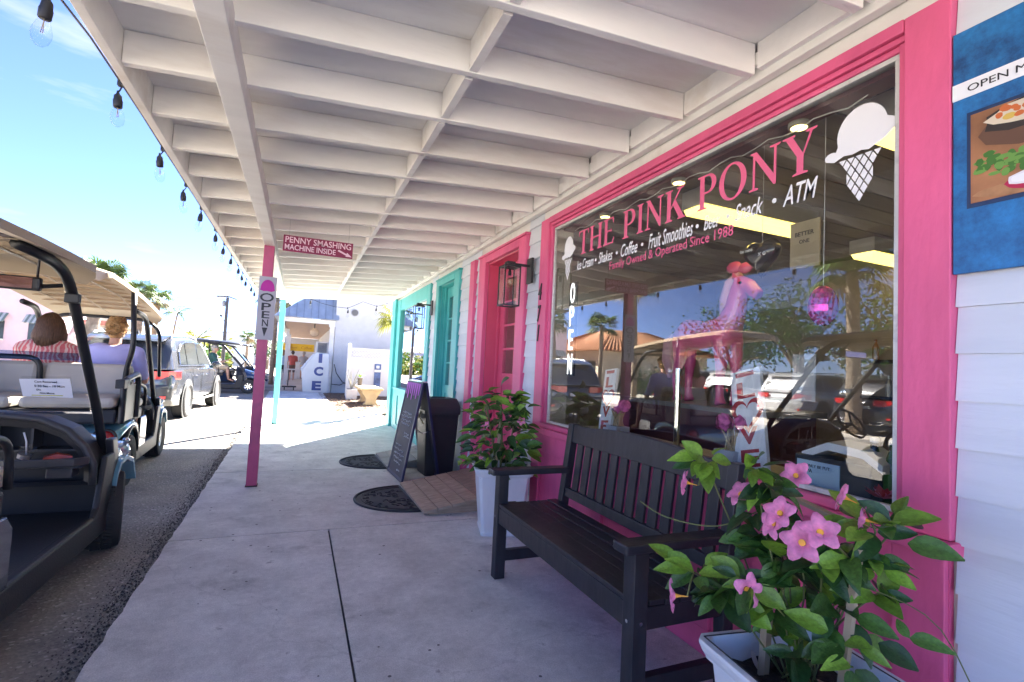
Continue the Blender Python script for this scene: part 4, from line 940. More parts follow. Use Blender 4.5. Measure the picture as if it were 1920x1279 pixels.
for i in range(24):
    a = r.uniform(0,6.28); L = r.uniform(.035,.07); c = Vector((1.892,1.11,.885)); d = Vector((.35*math.cos(a), math.sin(a), .25+.5*math.cos(a)**2*r.random())); d.normalize(); s = d.cross(Vector((0,0,1))).normalized()*.016
    pm.add([c, c+d*L*.55+s, c+d*L, c+d*L*.55-s], [(0,1,2,3)], 0 if i % 2 else 1)
pm.build('petal', [petal_m, mat('red_petal', (.45,.02,.03), .5)], ps)
eg = wthing('disco_ball', 'magenta mirrored egg shaped ball hanging behind the glass', 'ornament', (2.05,1.45,1.6))
em = MB().ball((2.05,1.45,1.605), (.058,.058,.088), 20); eo = em.build('mirror_ball', mat('magenta_mirror', (.72,.02,.42), .22, .55, var=.5, vs_=45), eg)
MB().tube([(2.05,1.45,1.665),(2.05,1.45,2.60)], .0015, 4).build('string', paper, eg)
hb = wthing('heart_balloon', 'black heart balloon with white writing hanging in the shop', 'balloon', (2.3,1.98,2.0))
hm = MB(); n = 40; rings = []
for j, (k, t_) in enumerate(((.02,-.055),(.55,-.05),(.85,-.03),(1,0),(.85,.03),(.55,.05),(.02,.055))):
    rings.append([Vector((2.3+t_, 1.98-16*math.sin(a)**3*.0072*k, 1.955+(13*math.cos(a)-5*math.cos(2*a)-2*math.cos(3*a)-math.cos(4*a))*.0072*k)) for a in [i*6.283/n for i in range(n)]])
hm.loft(rings); hm.build('foil_heart', mat('black_foil', (.015,.015,.02), .12, coat=1), hb, smooth=True)
put_text('be mine', (2.238,2.03,1.985), WX, WY, whitevinyl, hb, width=.08, bold=.02); put_text('x o', (2.238,1.93,1.95), WX, WY, whitevinyl, hb, width=.05, bold=.02)
MB().tube([(2.3,1.98,2.0),(2.3,1.98,2.6)], .0015, 4).build('string', paper, hb)
wpst = wthing('wall_poster', 'cream poster with black lettering hanging behind the heart balloon', 'poster', (2.9,2.2,2.2))
bx('card', (2.9,2.08,2.0), (2.91,2.28,2.3), mat('cream_card', (.5,.44,.34), .7), wpst); put_text('BETTER', (2.897,2.18,2.22), WX, WY, ink, wpst, width=.13, bold=.02); put_text('ONE', (2.897,2.18,2.17), WX, WY, ink, wpst, width=.07, bold=.02)
bx('air_vent', (5.28,3.9,2.15), (5.30,4.6,2.45), white, shop)
# back room: partition, pink framed door, pictures, shelf of bottles
bx('partition', (5.3,-1.09,0), (5.36,5.3,2.6), mat('interior_partition', (.42,.36,.30), .8), shop)
bx('inner_door_frame', (5.26,1.30,0), (5.299,1.40,2.15), mat('coral_paint', (.55,.13,.11), .5), shop)
bx('inner_door_frame', (5.26,.35,0), (5.299,.45,2.15), mat('coral_paint', (.55,.13,.11), .5), shop)
bx('inner_door_frame', (5.261,.45,2.05), (5.298,1.30,2.14), mat('coral_paint', (.55,.13,.11), .5), shop)
for i, (y, z, w_, h, lab, c) in enumerate(((1.9,1.75,.34,.20,'dark framed oval picture high on the shop back wall',(.03,.05,.08)),(1.88,1.38,.32,.34,'brown framed photo on the shop back wall',(.20,.10,.06)),(1.95,.98,.42,.55,'tall black framed picture leaning by the inner door',(.20,.24,.12)))):
    t = wthing('framed_picture', lab, 'picture', (5.28,y,z)); bx('picture_frame', (5.265,y-w_/2,z-h/2), (5.299,y+w_/2,z+h/2), black, t); bx('print', (5.26,y-w_/2+.03,z-h/2+.03), (5.264,y+w_/2-.03,z+h/2-.03), mat('print_%s' % ['blue','brown','green'][i], c, .3, var=.5, vs_=8), t)
ct = wthing('serving_counter', 'dark serving counter inside the ice cream shop', 'counter', (3.2,3.2,0))
bx('counter_body', (2.95,2.55,.02), (3.55,4.1,1.02), mat('counter_front', (.20,.08,.09), .6), ct); bx('counter_top', (2.9,2.5,1.021), (3.6,4.15,1.06), mat('counter_top', (.28,.26,.24), .3), ct)
# pink pony statue on the counter
pony_m = mat('pink_pony', (.85,.13,.36), .3, var=.05, coat=.5)
pn_ = wthing('pony_statue', 'bright pink pony statue with bow standing on the counter inside', 'statue', (3.2,3.28,1.06))
pb = MB(); X0 = 3.2
pb.tube([(X0,3.62,1.62),(X0,3.5,1.66),(X0,3.3,1.63),(X0,3.1,1.66),(X0,3.0,1.68)], [.09,.135,.13,.135,.10], 14)
pb.tube([(X0,3.06,1.70),(X0,2.99,1.85),(X0,2.95,2.02)], [.115,.085,.07], 12); pb.tube([(X0,2.97,2.04),(X0,2.86,2.0),(X0,2.77,1.92)], [.075,.06,.045], 12)
for dx in (-.035,.035): pb.tube([(X0+dx,2.98,2.07),(X0+dx*1.3,2.99,2.16)], [.025,.008], 6)
for x_, y_, bend in ((-.06,3.08,.0),(.06,3.06,-.03),(-.06,3.55,.04),(.06,3.56,.0)):
    pb.tube([(X0+x_,y_,1.60),(X0+x_,y_-.01+bend*.5,1.40),(X0+x_,y_+bend,1.27),(X0+x_,y_+bend*.6,1.11)], [.075,.05,.036,.034], 10); pb.tube([(X0+x_,y_+bend*.6,1.12),(X0+x_,y_+bend*.6-.012,1.065)], [.038,.05], 10)
remesh(pb, .014, 'body', pony_m, pn_, 3)
tm = MB(); tm.tube([(X0,3.68,1.66),(X0,3.76,1.60),(X0,3.78,1.42),(X0,3.75,1.26)], [.03,.06,.055,.015], 10); tm.tube([(X0,2.96,2.12),(X0,3.05,2.05),(X0,3.10,1.92),(X0,3.12,1.78)], [.03,.05,.05,.03], 10); tm.build('mane_and_tail', mat('pale_pink_hair', (.75,.45,.55), .6), pn_, smooth=True)
bw = MB(); bw.ball((X0-.03,2.99,2.17), (.03,.08,.05), 10); bw.ball((X0-.03,2.88,2.15), (.03,.07,.045), 10); bw.build('bow', pony_m, pn_, smooth=True)
for s in (-1,1): MB().ball((X0+s*.06,2.90,2.03), .014, 8).build('eye', black, pn_)
opn = wthing('vertical_open_sign', 'black vertical OPEN sign with white tube letters inside the glass', 'sign', (1.87,3.29,1.6))
bx('panel', (1.875,3.345,1.24), (1.89,3.245,1.945), mat('dark_sign_panel', (.012,.012,.014), .4), opn)
for s, z in (('O',1.865),('P',1.69),('E',1.51),('N',1.328)): put_text(s, (1.873,3.298,z), WX, WY, mat('lit_white_letters', (.85,.85,.88), .4, emit=(1,1,1), es=.5), opn, height=.152, width=.062, bold=.004)
sh = wthing('bottle_shelf', 'dark shelf of bottles against the shop back wall', 'shelf', (5.2,2.6,1.3))
bx('board', (5.08,2.2,1.50), (5.299,3.2,1.53), black, sh); bx('board', (5.08,2.2,1.15), (5.299,3.2,1.18), black, sh)
for k in range(8): MB().lathe([(.03,0),(.03,.12),(.012,.17),(.012,.2)], (5.18,2.28+.12*k,1.531 if k%2 else 1.181), 8).build('bottle', mat('shelf_bottle_%s' % ['clear','amber','dark'][k%3], ((.5,.5,.5),(.3,.12,.02),(.05,.05,.06))[k%3], .2), sh)

# ================================================================== vehicles
def wheel(parent, pos, rad, wid, rimr, spokes=5, rim_m=None, steer=0, tread=True, side=1, name='wheel'):
    w = MB(); h = wid/2; n = 28
    w.lathe([(rimr,-h*.8),(rad*.86,-h),(rad*.96,-h*.9),(rad,-h*.62),(rad,h*.62),(rad*.96,h*.9),(rad*.86,h),(rimr,h*.8)], (0,0,0), n, 'x', 0, False)
    if tread:
        for k in range(n*2):
            a = 2*math.pi*k/(n*2)
            for x_, sk in ((-h*.55,.03),(h*.05,-.03)):
                c = Vector((x_+h*.25, (rad+.001)*math.cos(a+sk), (rad+.001)*math.sin(a+sk))); t_ = Vector((0,-math.sin(a),math.cos(a))); nr = Vector((0,math.cos(a),math.sin(a)))
                w.bar(c-Vector((h*.24,0,0))-t_*.008, c+Vector((h*.24,0,0))+t_*.008, .011, .012, upv=tuple(nr))
    o = w.build(name, rubber, parent, autosm=True); o.location = pos; o.rotation_euler = (0,0,steer)
    rm = MB(); xo = side*h*.62
    rm.lathe([(rimr,-h*.78),(rimr*.97,-h*.7),(rimr*.97,h*.7),(rimr,h*.78)], (0,0,0), 22, 'x', 0, False); rm.lathe([(rimr*.86,0),(rimr*1.0,side*.012)], (xo,0,0), 22, 'x', 0, False)
    rm.lathe([(rimr*.22,-.01*side),(rimr*.2,.012*side),(0,.016*side)], (xo,0,0), 12, 'x')
    for k in range(spokes):
        a = 2*math.pi*k/spokes
        rm.bar((xo,rimr*.12*math.cos(a),rimr*.12*math.sin(a)), (xo,rimr*.95*math.cos(a+.06),rimr*.95*math.sin(a+.06)), rimr*.26, .014, upv=(1,0,0))
    rm.build('rim', rim_m or chrome, o)
    MB().lathe([(rimr*.97,0),(0,.0)], (xo-side*.03,0,0), 20, 'x').build('brake_plate', black, o)
    return o
panel_m = mat('smoked_panel', (.10,.10,.11), .12, .6, coat=.6)
alloy = mat('silver_alloy', (.55,.55,.56), .3, .8)
def hoop(r_, pts, mb=None, n=8):
    """tube through points with rounded corners"""
    P = [Vector(p) for p in pts]; out = [P[0]]
    for i in range(1, len(P)-1):
        a = P[i]+(P[i-1]-P[i]).normalized()*min(.11,(P[i-1]-P[i]).length*.45); b = P[i]+(P[i+1]-P[i]).normalized()*min(.11,(P[i+1]-P[i]).length*.45)
        for k in range(6): t = k/5; out.append(a*(1-t)**2+P[i]*2*t*(1-t)+b*t*t)
    out.append(P[-1]); mb = mb or MB(); mb.tube(out, r_, n); return mb
def cart(label, loc, rz, body_m, roof_m, seat_m, roof_y=(-1.75,.42), roof_z=(1.90,1.84), rear_seat=True, steer=0, detail=True, roof_hw=.53, b=0):
    t = thing('golf_cart', label, 'golf cart', loc, rz, 'golf carts along the street')
    P = lambda n, mb, m, par=t, **k: mb.build(n, m, par, **k)
    for sx in (-1,1):
        wheel(t, (sx*.49,-.83-b,.25), .25, .20, .125, 7, alloy if detail else chrome, 0, detail, sx); wheel(t, (sx*.49,.83,.25), .25, .20, .125, 7, alloy if detail else chrome, steer, detail, sx)
    # floor pan and rocker
    P('floor_pan', MB().box((-.52,-.42-b,.27),(.52,.62,.31)), blackplastic, bevel=.01)
    for sx in (-1,1): P('rocker_panel', MB().box((sx*.515,-.52-b,.17),(sx*.57,.60,.32)), blackplastic, bevel=.015)
    # front cowl with bonnet
    R_ = []
    for y, hw, zt, zb in ((.60,.50,.86,.33),(.70,.54,.84,.40),(.85,.55,.80,.52),(1.02,.52,.74,.45),(1.18,.44,.64,.33),(1.26,.34,.52,.30)):
        R_.append([Vector((hw*c_,y,zb+(zt-zb)*s_)) for c_, s_ in ((-1,0),(-1.02,.35),(-1.0,.52),(-.90,.76),(-.50,.99),(0,1.04),(.50,.99),(.90,.76),(1.0,.52),(1.02,.35),(1,0))])
    P('front_cowl', MB().loft(R_), body_m, autosm=True, sub=1)
    for sx in (-1,1):
        P('front_fender', MB().loft([[Vector((sx*x,y,z)) for x in (.42,.585)] + [Vector((sx*x,y,z-.035)) for x in (.585,.42)] for y, z in ((.665,.40),(.70,.53),(.76,.59),(.87,.605),(1.02,.56),(1.12,.42))]), body_m, autosm=True, bevel=.006)
        hl = MB(); hl.ball((sx*.44,1.10,.60), (.10,.13,.07), 12); P('headlight', hl, mat('headlight_glass', (.55,.6,.62), .08, .6), smooth=True)
        P('headlight_trim', MB().tube([(sx*.545,.93,.70),(sx*.53,1.05,.68),(sx*.47,1.17,.60),(sx*.40,1.225,.55)], .016, 6), chrome, smooth=True)
    # dash with cubbies and cup tray
    arch = [(-.525,.50),(-.52,.62),(-.47,.73),(-.38,.83),(-.25,.895),(0,.925),(.25,.895),(.38,.83),(.47,.73),(.52,.62),(.525,.50)]
    inner = [(x*.90,.52+(z-.50)*.80) for x, z in arch]; d = MB(); na = len(arch)
    for (pa, ya_), (pb, yb_) in (((arch,.44),(arch,.66)),((arch,.44),(inner,.46)),((inner,.46),(inner,.60))):
        d.add([(x,ya_,z) for x, z in pa]+[(x,yb_,z) for x, z in pb], [(k,k+1,k+1+na,k+na) for k in range(na-1)])
    d.add([(x,.60,z) for x, z in inner], [tuple(range(na))]); d.add([(-.525,.44,.50),(.525,.44,.50),(.525,.66,.50),(-.525,.66,.50)], [(0,1,2,3)]); d.add([(-.525,.44,.50),(.525,.44,.50),(.47,.46,.52),(-.47,.46,.52)], [(0,1,2,3)])
    dash = P('dashboard', d, blackplastic)
    MB().tube([(x,.44,z) for x, z in arch], .022, 8).build('dash_surround', mat('dash_grey', (.055,.055,.06), .4), dash, smooth=True)
    dv = MB(); dv.box((-.44,.465,.70),(.44,.598,.712)); dv.box((-.01,.465,.713),(.01,.598,.88)); dv.box((.20,.47,.713),(.212,.598,.84)); dv.box((-.212,.47,.713),(-.20,.598,.84)); dv.build('cubby_divider', mat('dash_grey', (.055,.055,.06), .4), dash)
    tr = MB(); tr.box((.10,.30,.625),(.50,.52,.64)); tr.loft([[Vector((x,y,.64)),Vector((x,y,.685)),Vector((x,y+.015,.685)),Vector((x,y+.015,.64))] for x, y in ((.09,.30),(.2,.275),(.35,.27),(.47,.29),(.52,.36))]); tr.box((.34,.31,.57),(.46,.42,.625)); tr.build('cup_tray', mat('dash_grey', (.055,.055,.06), .4), dash, bevel=.006)
    P('front_bulkhead', MB().loft([[Vector((x,y,z)) for y, z in ((.58,.30),(.56,.62),(.585,.62),(.605,.30))] for x in (-.53,.53)]), blackplastic)
    for sx in (-1,1): P('cowl_side', MB().prism([(.34,.30),(.64,.30),(.66,.66),(.50,.66),(.46,.50),(.42,.36)], lambda u, v: Vector((sx*.535,u,v)), (sx*.035,0,0)), blackplastic, bevel=.01)
    stw = MB(); c = Vector((-.26,.20,.92)); ax = Vector((0,-.8,.6)).normalized(); e1 = Vector((1,0,0)); e2 = ax.cross(e1)
    stw.tube([c+(e1*math.cos(a)+e2*math.sin(a))*.17 for a in [i*6.283/24 for i in range(25)]], .013, 6, cap=False); stw.tube([c, (-.26,.50,.68)], .02, 8)
    for a in (0,2.1,4.2): stw.tube([c, c+(e1*math.cos(a)+e2*math.sin(a))*.17], .012, 6)
    P('steering_wheel', stw, black, smooth=True)
    # rear body
    R_ = []
    for y, hw, zt, zb in ((-.40,.55,.62,.26),(-.52,.575,.64,.30),(-.66,.58,.66,.52),(-.83,.58,.66,.555),(-1.02,.575,.64,.52),(-1.20,.52,.60,.34),(-1.30,.44,.54,.32)):
        R_.append([Vector((hw*c_,y-b,zb+(zt-zb)*s_)) for c_, s_ in ((-1,0),(-1.02,.45),(-.99,.8),(-.88,1),(-.45,1.02),(.45,1.02),(.88,1),(.99,.8),(1.02,.45),(1,0))])
    P('rear_body', MB().loft(R_), body_m, autosm=True, sub=1)
    P('rear_chassis', MB().box((-.30,-1.22-b,.20),(.30,-.40-b,.40)), black)
    for sx in (-1,1):
        P('side_panel', MB().prism([(-.40,.30),(-.10,.30),(-.10,.56),(-.16,.62),(-.40,.62)], lambda u, v: Vector((sx*.552,u-b,v)), (sx*.016,0,0)), panel_m if detail else body_m, bevel=.008)
        P('wheel_arch', MB().tube([(sx*.575,-.83-b+.30*math.cos(R(a)),.25+.33*math.sin(R(a))) for a in range(8,173,10)], .02, 6), black, smooth=True)
        tl = MB(); tl.ball((sx*.46,-1.235-b,.52), (.085,.06,.075), 12); P('tail_light', tl, red_lens, smooth=True)
        P('light_bezel', MB().tube([(sx*.46+.09*math.cos(a),-1.235-b-.035+.02*abs(math.sin(a)),.52+.08*math.sin(a)) for a in [i*6.283/16 for i in range(17)]], .014, 6, cap=False), black, smooth=True)
    # seats
    P('seat_base', MB().box((-.50,-.60-b,.58),(.50,-.02-b,.70)), blackplastic, bevel=.02)
    for xa, xb in ((-.50,-.01),(.01,.50)):
        P('seat_cushion', MB().box((xa,-.52-b,.705),(xb,.02-b,.80)), seat_m, bevel=.035)
        P('seat_backrest', MB().loft([[(xa,y-b,z),(xb,y-b,z),(xb,y-b-.09,z+.01),(xa,y-b-.09,z+.01)] for y, z in ((-.48,.83),(-.55,1.16))]), seat_m, bevel=.035)
    for sx in (-1,1):
        P('armrest', hoop(.017, [(sx*.535,-.50-b,.72),(sx*.535,-.50-b,.99),(sx*.535,-.12-b,.93),(sx*.535,-.10-b,.72)]), black, smooth=True)
    if rear_seat:
        for xa, xb in ((-.54,-.16),(-.12,.54)):
            P('rear_backrest', MB().loft([[(xa,y,z),(xb,y,z),(xb,y-.09,z+.02),(xa,y-.09,z+.02)] for y, z in ((-.82,.86),(-.75,1.17))]), seat_m, bevel=.04)
            P('rear_cushion', MB().box((xa,-1.38,.80),(xb,-.88,.90)), seat_m, bevel=.04)
        P('rear_seat_box', MB().box((-.54,-1.30,.655),(.54,-.70,.79)), blackplastic, bevel=.02)
        P('seat_hoop', hoop(.024, [(-.14,-.86,.66),(-.14,-.90,1.22),(-.60,-.90,1.22),(-.60,-.86,.66)]), black, smooth=True)
        for sx in (-1,1):
            am = hoop(.028, [(sx*.575,-1.28,.66),(sx*.575,-1.28,1.05),(sx*.575,-.72,1.10),(sx*.575,-.72,.66)]); am.box((sx*.53,-1.38,.98),(sx*.60,-1.18,1.06)); am.box((sx*.56,-1.25,.66),(sx*.57,-.78,1.0)); P('rear_armrest', am, black, bevel=.006)
        P('footplate', MB().box((-.45,-1.72,.28),(.45,-1.32,.31)), black, bevel=.01)
        P('rear_pole', hoop(.024, [(.50,-.86,.70),(.50,-.90,1.12),(.56,-.98,1.35),(.52,-.96,roof_z[0]-.09)]), black, smooth=True)
        P('rear_pole', hoop(.024, [(-.50,-.86,.70),(-.50,-.90,1.12),(-.56,-.98,1.35),(-.52,-.96,roof_z[0]-.09)]), black, smooth=True)
    else:
        for sx in (-1,1): P('rear_pole', hoop(.022, [(sx*.50,-1.0-b,.62),(sx*.52,-1.0-b,roof_z[0]-.05)]), black, smooth=True)
    # windscreen struts leaning back from the cowl
    zs = roof_z[1]
    for sx in (-1,1):
        P('strut', hoop(.027, [(sx*.50,.70,.60),(sx*.475,.60,.90),(sx*.47,-.02,zs-.13),(sx*.455,-.16,zs-.07),(sx*.44,-.50,zs-.05)]), black, smooth=True)
        P('strut_foot', MB().loft([[Vector((sx*.515,y-.05,z)),Vector((sx*.56,y-.05,z)),Vector((sx*.56,y+.05,z)),Vector((sx*.515,y+.05,z))] for y, z in ((.74,.40),(.72,.62),(.66,.75))]), mat('dash_grey', (.055,.055,.06), .4), bevel=.01)
    if rear_seat: P('front_hoop', hoop(.02, [(-.53,.64,1.02),(-.53,.42,zs-.22),(-.40,.36,zs-.10),(.40,.36,zs-.10),(.53,.42,zs-.22),(.53,.64,1.02)]), black, smooth=True)
    # windscreen
    ws = lambda x, k: Vector((x, .585-.585*k, .92+(zs-.16-.92)*k))
    m = MB(); m.prism([(-.44,0),(.44,0),(.44,.99),(-.44,.99)], lambda u, v: ws(u,v), (0,.004,.003)); scr = P('windscreen', m, clear)
    MB().bar(ws(-.44,.47)+Vector((0,-.004,0)), ws(.44,.47)+Vector((0,-.004,0)), .012, .045, upv=(0,-.6,1)).build('hinge_strip', glass_mat('pale_plastic', (.62,.70,.82), 1.5, 2.), scr)
    MB().bar(ws(-.45,.0), ws(.45,.0), .012).build('screen_trim', chrome, scr)
    # roof: shallow tray with rounded rim and underside ribs
    ya, yb = roof_y; za, zb = roof_z; rf = MB(); hw = roof_hw; rings = []; n = 9
    zc = lambda y: za+(zb-za)*(y-ya)/(yb-ya) + .035*math.sin(math.pi*(y-ya)/(yb-ya))
    prof = [(ya,.88,-.05),(ya+.03,.96,-.015),(ya+.10,1,0)] + [(ya+.10+(yb-ya-.2)*k/6,1,0) for k in range(1,6)] + [(yb-.10,1,0),(yb-.03,.96,-.02),(yb,.86,-.06)]
    top = [[Vector((hw*s*u, y, zc(y)+dz-(.035*abs(u)**6)+.012*(1-u*u))) for u in [-1+2*k/n for k in range(n+1)]] for y, s, dz in prof]
    for i, (y, s, dz) in enumerate(prof):
        under = [p+Vector((0,0,-.045 if 0 < k < n else -.04)) for k, p in enumerate(top[i])][::-1]
        rings.append(top[i]+under)
    roof = P('roof', rf.loft(rings), roof_m, autosm=True)
    rb = MB()
    for k in range(1, 9):
        y = ya+.15+(yb-ya-.3)*k/9; rb.box((-hw*.86,y-.006,zc(y)-.062),(hw*.86,y+.006,zc(y)-.040))
    rb.build('roof_rib', mat('tan_rib', (.42,.31,.20), .5) if roof_m is tan_roof else roof_m, roof)
    rc = MB()
    for x in (-.34,0,.34): rc.tube([(x*.8,ya+.12,zc(ya+.12)-.060),(x,(ya+yb)/2,zc((ya+yb)/2)-.066),(x*.8,yb-.12,zc(yb-.12)-.060)], .007, 5)
    rc.build('roof_seam', mat('tan_rib', (.42,.31,.20), .5) if roof_m is tan_roof else roof_m, roof)
    return t
# near cart: black dash right beside the walk
c1 = cart('near light blue golf cart with black dash and a sheet taped to its windscreen', (-1.625,3.40,-.06), 0, lightblue, mat('grey_tan_roof', (.40,.32,.23), .5), cream, (-1.95,.26), (1.80,1.83), False, R(14), True, .53, .50)
cl = lambda n, mb, m, par=c1, **k: mb.build(n, m, par, **k)
# (coordinates in the cart's own frame)
mir = cl('mirror', MB().box((.03,-.14,1.605),(.40,-.10,1.675)), black, bevel=.012)
cl('mirror_glass', MB().box((.06,-.145,1.613),(.37,-.1405,1.667)), mat('mirror_glass', (.70,.45,.50), .05, 1), mir)
cl('mirror_arm', MB().tube([(.40,-.12,1.63),(.455,-.05,1.65)], .012, 6).tube([(.38,-.12,1.67),(.43,-.25,1.78)], .006, 5), black, mir)
cl('strut_clip', MB().box((.46,-.03,1.565),(.525,.01,1.615)), black, bevel=.006)
cl('roof_bracket', MB().loft([[Vector((.40,y,z)),Vector((.47,y,z)),Vector((.47,y,z-.05)),Vector((.40,y,z-.05))] for y, z in ((-.62,1.845),(-.22,1.835))]), black, bevel=.008)
notice = thing('paper_notice', 'white handwritten sheet in a clear sleeve behind the near cart windscreen', 'notice', (-1.30,3.66,1.03), 0)
sx_ = Vector((1,0,0)); sy_ = Vector((0,-.45,.893))
nm = MB().prism([(-.11,-.055),(.115,-.062),(.11,.065),(-.115,.055)], lambda u, v: sx_*u+sy_*v, (0,.001,.0005)).build('sheet', mat('bluish_paper', (.70,.72,.80), .5, var=.02), notice)
MB().prism([(-.122,-.05),(.118,-.05),(.115,.078),(-.105,.072)], lambda u, v: sx_*u+sy_*v+Vector((0,.0025,.0012)), (0,.0008,.0004)).build('sleeve', clear, notice)
for s, u, v, w_ in (('Cart Reserved',.0,.042,.10),('5:30 Sat - 10 Mon',.015,.014,.135),('Do',-.035,-.010,.02),('Not Move',.0,-.032,.065)):
    put_text(s, sx_*u+sy_*v+Vector((0,-.0015,-.0008)), tuple(sx_), tuple(sy_), ink, notice, width=w_, bold=.01, extrude=.0003)
hlm = MB(); hlm.bar(sx_*-.07+sy_*-.047+Vector((0,-.0012,-.0006)), sx_*.07+sy_*-.047+Vector((0,-.0012,-.0006)), .005, .001, upv=(0,-1,0)); hlm.build('underline', mat('highlighter', (.45,.45,.12)), notice)
cup = thing('plastic_cup', 'clear plastic cup with a white straw lying in the near cart dash tray', 'cup', (-1.415,3.77,.615), 0); cup.rotation_euler = (.15,.30,.3)
MB().lathe([(.028,0),(.030,.004),(.040,.075),(.042,.08),(.040,.079),(.027,.006)], (0,0,0), 14).build('cup', clear, cup, smooth=True)
MB().lathe([(.030,.004),(.033,.028),(0,.028)], (0,0,0), 12).build('drink', mat('milky_drink', (.5,.42,.36), .3), cup)
MB().tube([(.012,0,.01),(-.02,.0,.10),(-.05,.01,.145)], .0045, 6).build('straw', paper, cup, smooth=True)
snack = thing('snack_packet', 'red and orange snack packet on the near cart dash tray', 'packet', (-1.27,3.80,.612), .3)
MB().loft([[(-.06,-.03,.0),(-.055,.035,.0),(-.055,.03,.012),(-.06,-.025,.012)],[(0,-.03,.0),(0,.035,.0),(0,.028,.028),(0,-.025,.026)],[(.07,-.03,.0),(.065,.03,.0),(.065,.028,.01),(.07,-.028,.01)]]).build('wrapper', mat('red_wrapper', (.42,.05,.02), .3, var=.5, vs_=14), snack)

c2 = cart('four seat light blue golf cart with tan roof carrying two people', (-2.08,6.85,-.06), R(2.9), lightblue, tan_roof, cream, (-1.85,.62), (2.0,1.80), True, 0)

